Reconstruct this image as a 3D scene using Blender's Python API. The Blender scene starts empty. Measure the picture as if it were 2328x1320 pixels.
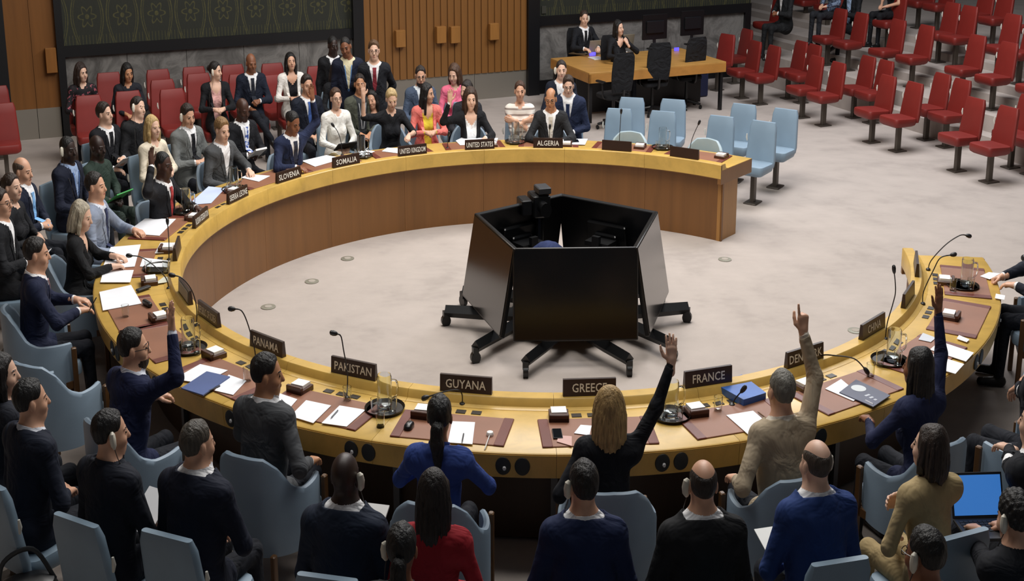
import bpy, math, random
import numpy as np
from math import sin, cos, pi, radians, atan2, hypot, sqrt

# ------------------------------------------------------------------ camera, world, lights, exposure
SC = bpy.context.scene
COL = SC.collection
SX = 0.778            # plan ratio of the hall: its width (x) against its depth
HC, TH, FPX = 4.027, 0.28698, 3490.0
FX = FPX * SX
cam_d = bpy.data.cameras.new('camera')
cam_d.sensor_fit = 'HORIZONTAL'; cam_d.sensor_width = 36.0; cam_d.lens = 36.0 * FPX / 2328.0
cam_d.clip_end = 200
cam = bpy.data.objects.new('camera', cam_d); COL.objects.link(cam)
cam.location = (0, 0, HC); cam.rotation_euler = (pi / 2 - TH, 0, 0)
SC.camera = cam
SC.view_settings.view_transform = 'Standard'; SC.view_settings.look = 'None'
SC.view_settings.gamma = 1.0; SC.view_settings.exposure = 0.05
SC.view_settings.use_curve_mapping = False
w = bpy.data.worlds.new('hall_ambient'); SC.world = w; w.use_nodes = True
w.node_tree.nodes['Background'].inputs[0].default_value = (0.80, 0.88, 1.0, 1)
w.node_tree.nodes['Background'].inputs[1].default_value = 0.06
def area(name, loc, size, power, col, tilt=(0, 0, 0)):
    d = bpy.data.lights.new(name, 'AREA'); d.shape = 'RECTANGLE'; d.size, d.size_y = size
    d.energy = power; d.color = col
    o = bpy.data.objects.new(name, d); COL.objects.link(o); o.location = loc; o.rotation_euler = tilt
    return o
area('ceiling_light_table', (0.6, 13.2, 7.2), (4.2, 5.0), 590, (1.0, 0.96, 0.91))
area('ceiling_light_stand', (4.4, 19.5, 7.6), (3.5, 5.0), 620, (0.97, 0.97, 1.0))
area('ceiling_light_rear', (-2.6, 18.0, 7.2), (4.0, 3.0), 215, (1.0, 0.95, 0.88))
area('ceiling_light_front', (0.2, 7.9, 6.4), (6.0, 1.4), 150, (1.0, 0.97, 0.93))

# ------------------------------------------------------------------ geometry helpers
CX, CY, RI, RO = 0.334, 12.477, 3.774, 4.60     # centre of the ring table, inner and outer radius
cT, sT = cos(TH), sin(TH)
def at(u, v, z):
    """point at height z seen at photo position (u, v)"""
    a = (v - 660.0) / FPX; H = HC - z
    Y = H * (cT - a * sT) / (a * cT + sT); d = Y * cT + H * sT
    return (u - 1164.0) * d / FX, Y
def pol(u, v, z):
    X, Y = at(u, v, z); return hypot(X - CX, Y - CY), atan2(Y - CY, X - CX)
def rp(r, a): return CX + r * cos(a), CY + r * sin(a)
def rot(axis, a):
    c, s = cos(a), sin(a)
    if axis == 'x': return np.array([[1, 0, 0], [0, c, -s], [0, s, c]])
    if axis == 'y': return np.array([[c, 0, s], [0, 1, 0], [-s, 0, c]])
    return np.array([[c, -s, 0], [s, c, 0], [0, 0, 1]])
def frame(x, y, z=0., yaw=0., R=None):
    M = np.eye(4); M[:3, :3] = rot('z', yaw) if R is None else R; M[:3, 3] = (x, y, z); return M
def apply(M, V): return np.asarray(V, float) @ M[:3, :3].T + M[:3, 3]
def unit(v): v = np.asarray(v, float); return v / (np.linalg.norm(v) + 1e-9)
ORG = {}
def root(name, label, cat, x, y, z=0., group=None, kind=None):
    o = bpy.data.objects.new(name, None); COL.objects.link(o); o.empty_display_size = 0.05
    o.location = (x * SX, y, z); ORG[o.name] = np.array([x * SX, y, z])
    tag(o, label, cat, group, kind); return o
def tag(o, label=None, cat=None, group=None, kind=None):
    if label: o['label'] = label
    if cat: o['category'] = cat
    if group: o['group'] = group
    if kind: o['kind'] = kind
    return o
def emit(name, V, F, mats, parent=None, fm=None, smooth=35):
    """link verts (hall coordinates) as one mesh object"""
    V = np.array(V, float); V[:, 0] *= SX
    if parent is not None: org = ORG[parent.name]
    else: org = np.array([(V[:, 0].min() + V[:, 0].max()) / 2, (V[:, 1].min() + V[:, 1].max()) / 2, V[:, 2].min()])
    V = V - org
    me = bpy.data.meshes.new(name)
    if isinstance(F, np.ndarray):
        n, k = F.shape
        me.vertices.add(len(V)); me.vertices.foreach_set('co', V.astype(np.float32).ravel())
        me.loops.add(n * k); me.loops.foreach_set('vertex_index', F.astype(np.int32).ravel())
        me.polygons.add(n); me.polygons.foreach_set('loop_start', np.arange(0, n * k, k, dtype=np.int32))
        me.update(calc_edges=True)
    else:
        me.from_pydata(V.tolist(), [], F)
    if not isinstance(mats, (list, tuple)): mats = [mats]
    for m in mats: me.materials.append(m)
    if fm is not None and len(mats) > 1: me.polygons.foreach_set('material_index', np.asarray(fm, np.int32))
    if smooth:
        me.polygons.foreach_set('use_smooth', np.ones(len(me.polygons), bool))
        if smooth < 180: me.set_sharp_from_angle(angle=radians(smooth))
    me.update()
    o = bpy.data.objects.new(name, me); COL.objects.link(o)
    if parent is not None: o.parent = parent
    else: o.location = org
    ORG[o.name] = org
    return o
def share(name, src, dxyz, parent):
    """another piece with the mesh of src, shifted (hall coordinates)"""
    o = bpy.data.objects.new(name, src.data); COL.objects.link(o); o.parent = parent
    o.location = (src.location[0] + dxyz[0] * SX, src.location[1] + dxyz[1], src.location[2] + dxyz[2])
    ORG[o.name] = ORG[parent.name] + np.array(o.location)
    return o

class G:
    """collects geometry in a local frame"""
    def __init__(s, M=None): s.V = []; s.F = []; s.m = []; s.n = 0; s.M = np.eye(4) if M is None else M; s.cur = 0
    def add(s, V, F, mat=None):
        V = apply(s.M, V); s.V.append(V); mm = s.cur if mat is None else mat
        for f in F: s.F.append([i + s.n for i in f]); s.m.append(mm)
        s.n += len(V); return s
    def rings(s, rings, cap=True, closed=False, mat=None):
        n = len(rings[0]); V = np.concatenate([np.asarray(r, float) for r in rings]); F = []
        m = len(rings)
        for i in range(m if closed else m - 1):
            a, b = i * n, ((i + 1) % m) * n
            for j in range(n): F.append((a + j, a + (j + 1) % n, b + (j + 1) % n, b + j))
        if cap and not closed: F.append(tuple(range(n))[::-1]); F.append(tuple((m - 1) * n + j for j in range(n)))
        return s.add(V, F, mat)
    def box(s, c, d, R=None, mat=None, b=0.0, taper=1.0):
        x, y, z = d[0] / 2, d[1] / 2, d[2] / 2
        def rr(k, zz, ins):
            X, Y = (x - ins) * k, (y - ins) * k
            if b > 0:
                e = min(b, X * .9, Y * .9)
                return [(-X + e, -Y, zz), (X - e, -Y, zz), (X, -Y + e, zz), (X, Y - e, zz), (X - e, Y, zz), (-X + e, Y, zz), (-X, Y - e, zz), (-X, -Y + e, zz)]
            return [(-X, -Y, zz), (X, -Y, zz), (X, Y, zz), (-X, Y, zz)]
        if b > 0:
            e = min(b, z * .9); R_ = [rr(1, -z, e), rr(1, -z + e, 0), rr(taper, z - e, 0), rr(taper, z, e)]
        else: R_ = [rr(1, -z, 0), rr(taper, z, 0)]
        RR = np.eye(3) if R is None else R
        R_ = [np.array(r) @ RR.T + np.array(c) for r in R_]
        return s.rings(R_, mat=mat)
    def tube(s, P, r, n=8, mat=None, cap=True, flat=1.0):
        P = np.asarray(P, float); m = len(P); r = np.broadcast_to(np.asarray(r, float), (m,))
        T = np.gradient(P, axis=0); T /= np.linalg.norm(T, axis=1)[:, None] + 1e-9
        up = np.array([0, 0, 1.]) if abs(T[0][2]) < .9 else np.array([0, 1., 0]); rings = []
        for i in range(m):
            x = np.cross(up, T[i]); x /= np.linalg.norm(x) + 1e-9; y = np.cross(T[i], x); up = y
            a = np.arange(n) * 2 * pi / n
            rings.append(P[i] + r[i] * (np.cos(a)[:, None] * x + flat * np.sin(a)[:, None] * y))
        return s.rings(rings, cap, mat=mat)
    def lathe(s, prof, n=16, c=(0, 0, 0), mat=None, R=None):
        a = np.arange(n) * 2 * pi / n; rings = []; RR = np.eye(3) if R is None else R
        for r, z in prof: rings.append(np.c_[r * np.cos(a), r * np.sin(a), np.full(n, z)] @ RR.T + np.array(c))
        return s.rings(rings, mat=mat)
    def poly(s, pts, h, mat=None):
        """horizontal outline extruded by h along z"""
        a = np.asarray(pts, float); b = a.copy(); b[:, 2] += h
        return s.rings([a, b], mat=mat)
    def arc(s, a0, a1, prof, step=2.0, mat=None, c=None):
        """cross-section [(r,z)...] swept round the ring table's centre"""
        n = max(2, int(abs(a1 - a0) / radians(step)) + 1); rings = []
        cx, cy = (CX, CY) if c is None else c
        for a in np.linspace(a0, a1, n): rings.append([(cx + r * cos(a), cy + r * sin(a), z) for r, z in prof])
        return s.rings(rings, mat=mat)
    def out(s, name, mats, parent=None, smooth=35):
        return emit(name, np.concatenate(s.V), s.F, mats, parent, s.m, smooth)
def smooth_path(P, n=6):
    P = np.asarray(P, float); out = []
    for i in range(len(P) - 1):
        p0, p1, p2, p3 = P[max(i - 1, 0)], P[i], P[i + 1], P[min(i + 2, len(P) - 1)]
        for t in np.linspace(0, 1, n, endpoint=False):
            out.append(.5 * ((2 * p1) + (-p0 + p2) * t + (2 * p0 - 5 * p1 + 4 * p2 - p3) * t * t + (-p0 + 3 * p1 - 3 * p2 + p3) * t ** 3))
    out.append(P[-1]); return np.array(out)

# ------------------------------------------------------------------ materials
def lin(h):
    h = h.lstrip('#'); o = []
    for i in (0, 2, 4):
        c = int(h[i:i + 2], 16) / 255; o.append(c / 12.92 if c <= .04045 else ((c + .055) / 1.055) ** 2.4)
    return o
MC = {}
class NT:
    def __init__(s, name):
        s.mat = bpy.data.materials.new(name); s.mat.use_nodes = True; s.t = s.mat.node_tree; s.b = s.t.nodes['Principled BSDF']
    def n(s, typ, **kw):
        x = s.t.nodes.new(typ)
        for k, v in kw.items(): setattr(x, k, v)
        return x
    def l(s, a, b): s.t.links.new(a, b)
    def val(s, x, i, v):
        if hasattr(v, 'is_output') or isinstance(v, bpy.types.NodeSocket): s.l(v, x.inputs[i])
        else: x.inputs[i].default_value = v
    def m(s, op, a, b=0.0, c=None):
        x = s.n('ShaderNodeMath', operation=op); s.val(x, 0, a); s.val(x, 1, b)
        if c is not None: s.val(x, 2, c)
        return x.outputs[0]
    def noise(s, scale=(1, 1, 1), sc=5., det=3., rough=.5, dist=0.):
        tc = s.n('ShaderNodeTexCoord'); mp = s.n('ShaderNodeMapping'); mp.inputs['Scale'].default_value = scale
        s.l(tc.outputs['Object'], mp.inputs[0]); x = s.n('ShaderNodeTexNoise'); s.l(mp.outputs[0], x.inputs['Vector'])
        x.inputs['Scale'].default_value = sc; x.inputs['Detail'].default_value = det; x.inputs['Roughness'].default_value = rough; x.inputs['Distortion'].default_value = dist
        return x.outputs[0]
    def ramp(s, fac, stops):
        x = s.n('ShaderNodeValToRGB'); s.l(fac, x.inputs[0]); e = x.color_ramp.elements
        while len(e) < len(stops): e.new(.5)
        for i, (p, c) in enumerate(stops): e[i].position = p; e[i].color = (*c, 1)
        return x.outputs[0]
    def bump(s, h, st=.3, dist=.01):
        x = s.n('ShaderNodeBump'); x.inputs['Strength'].default_value = st; x.inputs['Distance'].default_value = dist
        s.l(h, x.inputs['Height']); s.l(x.outputs[0], s.b.inputs['Normal'])
def mulc(c, k): return tuple(min(1, v * k) for v in c)
def mat(kind, hexc, **o):
    key = (kind, hexc, tuple(sorted(o.items())))
    if key in MC: return MC[key]
    c = tuple(lin(hexc)); t = NT(kind + '_' + hexc.lstrip('#')); B = t.b.inputs
    B['Base Color'].default_value = (*c, 1); B['Roughness'].default_value = .6
    if kind == 'cloth':
        c = tuple(min(1, v * 1.12 + .0035) for v in c)
        f = t.noise(sc=5, det=3, rough=.5, dist=1.2); t.l(t.ramp(f, [(.3, mulc(c, .9)), (.7, mulc(c, 1.1))]), B['Base Color'])
        t.bump(f, .75, .06); B['Roughness'].default_value = .85
        B['Specular IOR Level'].default_value = .25
    elif kind == 'print':
        f = t.noise(sc=28, det=2, rough=.5, dist=.5); c2 = tuple(lin(o['c2']))
        t.l(t.ramp(f, [(o.get('p', .52), c), (o.get('p', .52) + .06, c2)]), B['Base Color']); B['Roughness'].default_value = .8
    elif kind == 'stripe':
        tc = t.n('ShaderNodeTexCoord'); sp = t.n('ShaderNodeSeparateXYZ'); t.l(tc.outputs['Object'], sp.inputs[0])
        f = t.m('SINE', t.m('MULTIPLY', sp.outputs[o.get('ax', 2)], o.get('f', 120.))); c2 = tuple(lin(o['c2']))
        t.l(t.ramp(f, [(.45, c), (.55, c2)]), B['Base Color']); B['Roughness'].default_value = .8
    elif kind == 'skin':
        f = t.noise(sc=14, det=3); t.l(t.ramp(f, [(.3, mulc(c, .9)), (.7, mulc(c, 1.06))]), B['Base Color'])
        B['Roughness'].default_value = .48; B['Subsurface Weight'].default_value = 0.08; B['Subsurface Radius'].default_value = (.02, .008, .005)
    elif kind == 'hair':
        f = t.noise(scale=(1, 1, .16), sc=70, det=3, rough=.6); t.l(t.ramp(f, [(.3, mulc(c, .6)), (.7, mulc(c, 1.35))]), B['Base Color'])
        t.bump(f, 1.0, .012); B['Roughness'].default_value = o.get('r', .55)
    elif kind == 'wood':
        f = t.noise(scale=o.get('s', (1, 1, .08)), sc=o.get('n', 12.), det=5, rough=.6, dist=.4)
        t.l(t.ramp(f, [(.25, mulc(c, .80)), (.5, c), (.75, mulc(c, 1.14))]), B['Base Color']); B['Roughness'].default_value = o.get('r', .42)
        t.bump(f, .06, .004)
    elif kind == 'leather':
        f = t.noise(sc=160, det=2); g = t.noise(sc=3, det=2)
        t.l(t.ramp(g, [(.3, mulc(c, .9)), (.7, mulc(c, 1.08))]), B['Base Color']); t.bump(f, .12, .003); B['Roughness'].default_value = o.get('r', .42)
    elif kind == 'carpet':
        f = t.noise(sc=1.1, det=5, rough=.65); g = t.noise(sc=180, det=2)
        h = t.noise(sc=4.5, det=3); f = t.m('ADD', t.m('MULTIPLY', f, .6), t.m('MULTIPLY', h, .4)); t.l(t.ramp(f, [(.32, mulc(c, .84)), (.47, c), (.66, mulc(c, 1.10))]), B['Base Color']); t.bump(g, .35, .006); B['Roughness'].default_value = .95
    elif kind == 'marble':
        f = t.noise(sc=2.2, det=7, rough=.68, dist=1.6)
        t.l(t.ramp(f, [(.32, mulc(c, .55)), (.48, c), (.56, mulc(c, 1.35)), (.7, mulc(c, .8))]), B['Base Color']); B['Roughness'].default_value = .35
    elif kind == 'plain': B['Roughness'].default_value = o.get('r', .5)
    elif kind == 'metal': B['Metallic'].default_value = o.get('m', .9); B['Roughness'].default_value = o.get('r', .35)
    elif kind == 'glass': B['Transmission Weight'].default_value = 1.0; B['Roughness'].default_value = .02; B['IOR'].default_value = 1.33
    elif kind == 'screen':
        B['Roughness'].default_value = .3
        B['Emission Color'].default_value = (*c, 1); B['Emission Strength'].default_value = o.get('e', 1.0)
    elif kind == 'paper':
        f = t.noise(sc=9, det=2); t.l(t.ramp(f, [(.3, mulc(c, .96)), (.7, c)]), B['Base Color']); B['Roughness'].default_value = .8
    MC[key] = t.mat; return t.mat

# ------------------------------------------------------------------ text as mesh
def text_mesh(g, s, height, place, wmax=None, depth=.0015):
    """flat lettering: place(x, y, z) maps lettering plane (x right, y up, z out) to the frame of g"""
    cu = bpy.data.curves.new('lettering', 'FONT'); cu.body = s; cu.align_x = 'CENTER'; cu.align_y = 'CENTER'; cu.size = 1.0; cu.resolution_u = 2
    cu.extrude = 0.0; cu.space_character = 1.04; cu.offset = .012
    ob = bpy.data.objects.new('lettering', cu); COL.objects.link(ob)
    dg = bpy.context.evaluated_depsgraph_get(); me = ob.evaluated_get(dg).to_mesh()
    V = np.zeros(len(me.vertices) * 3); me.vertices.foreach_get('co', V); V = V.reshape(-1, 3)
    F = [tuple(p.vertices) for p in me.polygons]
    ob.evaluated_get(dg).to_mesh_clear(); bpy.data.objects.remove(ob); bpy.data.curves.remove(cu)
    h = V[:, 1].max() - V[:, 1].min(); k = height / h; kx = k
    wd = (V[:, 0].max() - V[:, 0].min()) * k
    if wmax and wd > wmax: kx = k * wmax / wd
    V[:, 1] -= (V[:, 1].max() + V[:, 1].min()) / 2; V[:, 0] -= (V[:, 0].max() + V[:, 0].min()) / 2
    P = np.array([place(x * kx, y * k, depth) for x, y, _ in V]); g.add(P, F)
# ------------------------------------------------------------------ smooth bodies: blended distance fields, surfaced on a graded grid
f32 = np.float32
class SDF:
    def __init__(s): s.P = []
    def cap(s, a, b, ra, rb, lab=0, k=.02, R=None, scl=None, op=0):
        a = np.asarray(a, float); b = np.asarray(b, float); r = max(ra, rb)
        if scl is None:
            ab = (b - a).astype(f32); L2 = float(ab @ ab) + 1e-9
            def fn(x, y, z):
                px, py, pz = x - f32(a[0]), y - f32(a[1]), z - f32(a[2])
                h = np.clip((px * ab[0] + py * ab[1] + pz * ab[2]) / f32(L2), 0, 1)
                return np.sqrt((px - h * ab[0]) ** 2 + (py - h * ab[1]) ** 2 + (pz - h * ab[2]) ** 2) - (f32(ra) + f32(rb - ra) * h)
            lo, hi = np.minimum(a, b) - r, np.maximum(a, b) + r
        else:
            R = np.eye(3) if R is None else R; sc = np.asarray(scl, float); mn = f32(sc.min()); W = (R / sc[:, None]).astype(f32)
            ab = (W @ (b - a)).astype(f32); L2 = float(ab @ ab) + 1e-9
            def fn(x, y, z):
                qx, qy, qz = x - f32(a[0]), y - f32(a[1]), z - f32(a[2])
                px = W[0, 0] * qx + W[0, 1] * qy + W[0, 2] * qz; py = W[1, 0] * qx + W[1, 1] * qy + W[1, 2] * qz; pz = W[2, 0] * qx + W[2, 1] * qy + W[2, 2] * qz
                h = np.clip((px * ab[0] + py * ab[1] + pz * ab[2]) / f32(L2), 0, 1)
                return (np.sqrt((px - h * ab[0]) ** 2 + (py - h * ab[1]) ** 2 + (pz - h * ab[2]) ** 2) - (f32(ra) + f32(rb - ra) * h)) * mn
            e = r * sc.max(); lo, hi = np.minimum(a, b) - e, np.maximum(a, b) + e
        s.P.append((fn, lo, hi, lab, k, op))
    def ell(s, c, r, lab=0, k=.015, R=None, op=0):
        c = np.asarray(c, float); r = np.asarray(r, float); R = np.eye(3) if R is None else R
        A = (R / r[:, None]).astype(f32); B2 = (R / (r ** 2)[:, None]).astype(f32)
        def fn(x, y, z):
            qx, qy, qz = x - f32(c[0]), y - f32(c[1]), z - f32(c[2])
            k0 = np.sqrt(sum((A[i, 0] * qx + A[i, 1] * qy + A[i, 2] * qz) ** 2 for i in range(3)))
            k1 = np.sqrt(sum((B2[i, 0] * qx + B2[i, 1] * qy + B2[i, 2] * qz) ** 2 for i in range(3))) + f32(1e-6)
            return k0 * (k0 - 1) / k1
        e = r.max(); s.P.append((fn, c - e, c + e, lab, k, op))
    def cut(s, fn, lo, hi): s.P.append((fn, np.asarray(lo, float), np.asarray(hi, float), 0, 0, 2))
    def bounds(s):
        P = [p for p in s.P if p[5] == 0]
        return np.min([p[1] for p in P], 0), np.max([p[2] for p in P], 0)
    def at(s, x, y, z):
        x, y, z = (np.asarray(t, f32) for t in (x, y, z)); D = np.full(np.broadcast(x, y, z).shape, 1., f32)
        for fn, lo, hi, lab, k, op in s.P:
            d = fn(x, y, z)
            if op == 0:
                h = np.maximum(k - np.abs(D - d), 0) / f32(max(k, 1e-6)); D = np.minimum(D, d) - h * h * f32(k / 4)
            else: D = np.maximum(D, -d)
        return D
    def grid(s, vox, zones=()):
        lo, hi = s.bounds(); ax = []
        for i in range(3):
            m = 2.2 * vox; L = [lo[i] - m]
            zs = [(a[i], b[i], v) for a, b, v in zones]
            while L[-1] < hi[i] + m:
                p = L[-1]; st = vox
                for a, b, v in zs:
                    if a - .004 <= p < b: st = min(st, v)
                    elif p < a < p + st: st = max(a - p, .25 * v)
                L.append(p + st)
            ax.append(np.array(L, f32))
        return ax
    def mesh(s, vox, zones=()):
        ax = s.grid(vox, zones); n = [len(a) for a in ax]
        D = np.full(n, 1., f32); L = np.zeros(n, np.int8)
        for fn, lo, hi, lab, k, op in s.P:
            m = k + 2.1 * vox; sl = []
            for i in range(3):
                a = np.searchsorted(ax[i], lo[i] - m); b = np.searchsorted(ax[i], hi[i] + m); sl.append(slice(max(a - 1, 0), b + 1))
            sl = tuple(sl); x, y, z = ax[0][sl[0], None, None], ax[1][None, sl[1], None], ax[2][None, None, sl[2]]
            if 0 in (x.size, y.size, z.size): continue
            d = fn(x, y, z); c = D[sl]
            if op == 0:
                L[sl] = np.where(d < c, np.int8(lab), L[sl])
                if k > 0: h = np.maximum(k - np.abs(c - d), 0) / f32(k); D[sl] = np.minimum(c, d) - h * h * f32(k / 4)
                else: D[sl] = np.minimum(c, d)
            else: D[sl] = np.maximum(c, -d)
        return nets(D, ax, L)
def nets(D, ax, L):
    ins = D < 0
    c = np.zeros([t - 1 for t in D.shape], np.int8)
    for i in (0, 1):
        for j in (0, 1):
            for k in (0, 1): c += ins[i:D.shape[0] - 1 + i, j:D.shape[1] - 1 + j, k:D.shape[2] - 1 + k]
    act = (c > 0) & (c < 8); I = np.argwhere(act); n = len(I)
    idx = np.full(act.shape, -1, np.int32); idx[act] = np.arange(n)
    acc = np.zeros((n, 3)); cnt = np.zeros(n)
    for ax_i in range(3):
        o = [t for t in range(3) if t != ax_i]
        for p in (0, 1):
            for q in (0, 1):
                a = I.copy(); a[:, o[0]] += p; a[:, o[1]] += q; b = a.copy(); b[:, ax_i] += 1
                d1, d2 = D[a[:, 0], a[:, 1], a[:, 2]], D[b[:, 0], b[:, 1], b[:, 2]]
                m = (d1 < 0) != (d2 < 0); t = d1[m] / (d1[m] - d2[m])
                P = np.stack([ax[e][a[m, e]] for e in range(3)], 1).astype(float)
                P[:, ax_i] += t * (ax[ax_i][b[m, ax_i]] - ax[ax_i][a[m, ax_i]])
                acc[m] += P; cnt[m] += 1
    V = acc / cnt[:, None]; Q = []
    for ax_i in range(3):
        o = [t for t in range(3) if t != ax_i]
        s1 = [slice(None)] * 3; s2 = [slice(None)] * 3; s1[ax_i] = slice(0, -1); s2[ax_i] = slice(1, None)
        e = ins[tuple(s1)] != ins[tuple(s2)]; E = np.argwhere(e)
        ok = (E[:, o[0]] > 0) & (E[:, o[1]] > 0) & (E[:, o[0]] < D.shape[o[0]] - 1) & (E[:, o[1]] < D.shape[o[1]] - 1); E = E[ok]
        if not len(E): continue
        def cell(p, q):
            t = E.copy(); t[:, o[0]] -= p; t[:, o[1]] -= q; return idx[t[:, 0], t[:, 1], t[:, 2]]
        q = np.stack([cell(1, 1), cell(0, 1), cell(0, 0), cell(1, 0)], 1)
        fl = ins[E[:, 0], E[:, 1], E[:, 2]]
        if ax_i == 1: fl = ~fl
        q[~fl] = q[~fl][:, ::-1]; Q.append(q)
    Q = np.concatenate(Q); lab = L[I[:, 0], I[:, 1], I[:, 2]]
    Lq = lab[Q]; f = Lq[:, 0].copy(); same = Lq[:, 1] == Lq[:, 2]; f[same] = Lq[same, 1]
    return V, Q, f

# ------------------------------------------------------------------ people
SKIN = dict(a='#e3b9a0', b='#d8a78a', c='#c08a66', d='#8a5a40', e='#4a2f24', f='#32211b')
PRE = {   # wrist (x outward, y forward, z from hip), hand direction, palm normal, hand pose, elbow pole
 'lap': ((.08, .25, .11), (-.55, .8, -.15), (0, 0, -1), 'relax', (1, -.6, -.4)),
 'table': ((.15, .40, .25), (-.4, .9, -.05), (0, -.05, -1), 'relax', (1, -.5, -.5)),
 'rest': ((.26, .20, .15), (-.1, 1, -.15), (0, -.1, -1), 'relax', (.6, -1, -.2)),
 'clasp': ((.065, .27, .20), (-.75, .6, -.1), (-.4, -.4, -.8), 'grip', (1, -.5, -.5)),
 'cross': ((-.10, .20, .33), (-.95, .1, .1), (0, -1, 0), 'relax', (1, .2, -.8)),
 'raise': ((.27, .17, .80), (0, .05, 1), (0, 1, 0), 'open', (1, .2, -.5)),
 'up': ((.20, .16, .98), (.0, .05, 1), (0, 1, 0), 'open', (1, .1, .0)),
 'down': ((.25, .04, -.12), (0, .15, -1), (-1, 0, 0), 'relax', (.6, -1, 0)),
 'chin': ((.10, .22, .42), (-.5, -.3, .8), (-.3, -.9, 0), 'grip', (.9, .3, -.6)),
 'behind': ((.12, -.14, .02), (-.8, -.1, -.4), (0, 1, 0), 'relax', (1, -.6, 0)),
}
NP_ = [0]
def ik(S, W, l1, l2, pole):
    v = W - S; d = np.linalg.norm(v)
    if d > (l1 + l2) * .995: W = S + v / d * (l1 + l2) * .995; v = W - S; d = np.linalg.norm(v)
    if d < .12: d = .12
    u = v / np.linalg.norm(v); a = (l1 * l1 - l2 * l2 + d * d) / (2 * d); h = sqrt(max(l1 * l1 - a * a, 0))
    p = pole - (pole @ u) * u; p = unit(p)
    return S + u * a + p * h, W
def hand(sd, W, d, n, side, pose, rmin, sc=1.0):
    d = unit(d); n = unit(n - (n @ d) * d); t = np.cross(d, n) * side   # t: towards the thumb
    off = (.030, .010, -.010, -.028); ln = (.072, .080, .074, .058)
    cur = dict(open=(.06, .12, .10), relax=(.35, .5, .35), grip=(1.0, 1.2, .8), point=(1.35, 1.5, 1.0), flat=(.1, .15, .1))[pose]
    spread = .13 if pose == 'open' else .05
    r0 = max(.0098 * sc, rmin)
    sd.cap(W - d * .05, W + d * .02, .027 * sc, .026 * sc, 0, .012)
    for i in range(4):
        k = W + (d * (.088 - .006 * (i == 3) - .003 * (i == 0)) + t * off[i]) * sc
        sd.cap(W + (d * .012 + t * off[i] * .6) * sc, k, .0165 * sc, max(.0135 * sc, rmin * 1.1), 0, .014)
        c = (0.02, .03, .03) if (pose == 'point' and i == 0) else cur
        ang = 0.; p = k; dirb = unit(d + t * off[i] * spread / .03)
        for j, fr in enumerate((.45, .30, .25)):
            ang += c[j]; q = p + (dirb * cos(ang) + n * sin(ang)) * ln[i] * fr * sc
            sd.cap(p, q, r0 * (1 - .07 * j), r0 * (1 - .07 * (j + 1)), 0, .004); p = q
    p = W + (d * .025 + t * .022) * sc
    dirs = {'open': (t * .85 + d * .5, t * .45 + d * .85, t * .3 + d * .95)}.get(pose, (t * .6 + d * .6 + n * .35, d * .9 + t * .1 + n * .35, d * .9 - t * .15 + n * .3))
    for j, (dv, le) in enumerate(zip(dirs, (.042, .034, .028))):
        q = p + unit(dv) * le * sc; sd.cap(p, q, max((.0155 - .0025 * j) * sc, rmin), max((.0125 - .0015 * j) * sc, rmin), 0, .006); p = q
    return [W + d * .02 - .12, W + d * .07 + .12] if False else (np.minimum(W, W + d * .16 * sc) - .055, np.maximum(W, W + d * .19 * sc) + .055)
def zlow(y):
    return np.interp(y, [-.13, -.10, -.06, -.036, -.028, .005, .03, .045, .056, .068, .085, .11], [-.070, -.066, -.052, -.040, .012, .020, .012, .03, .062, .085, .098, .12]).astype(f32)
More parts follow.
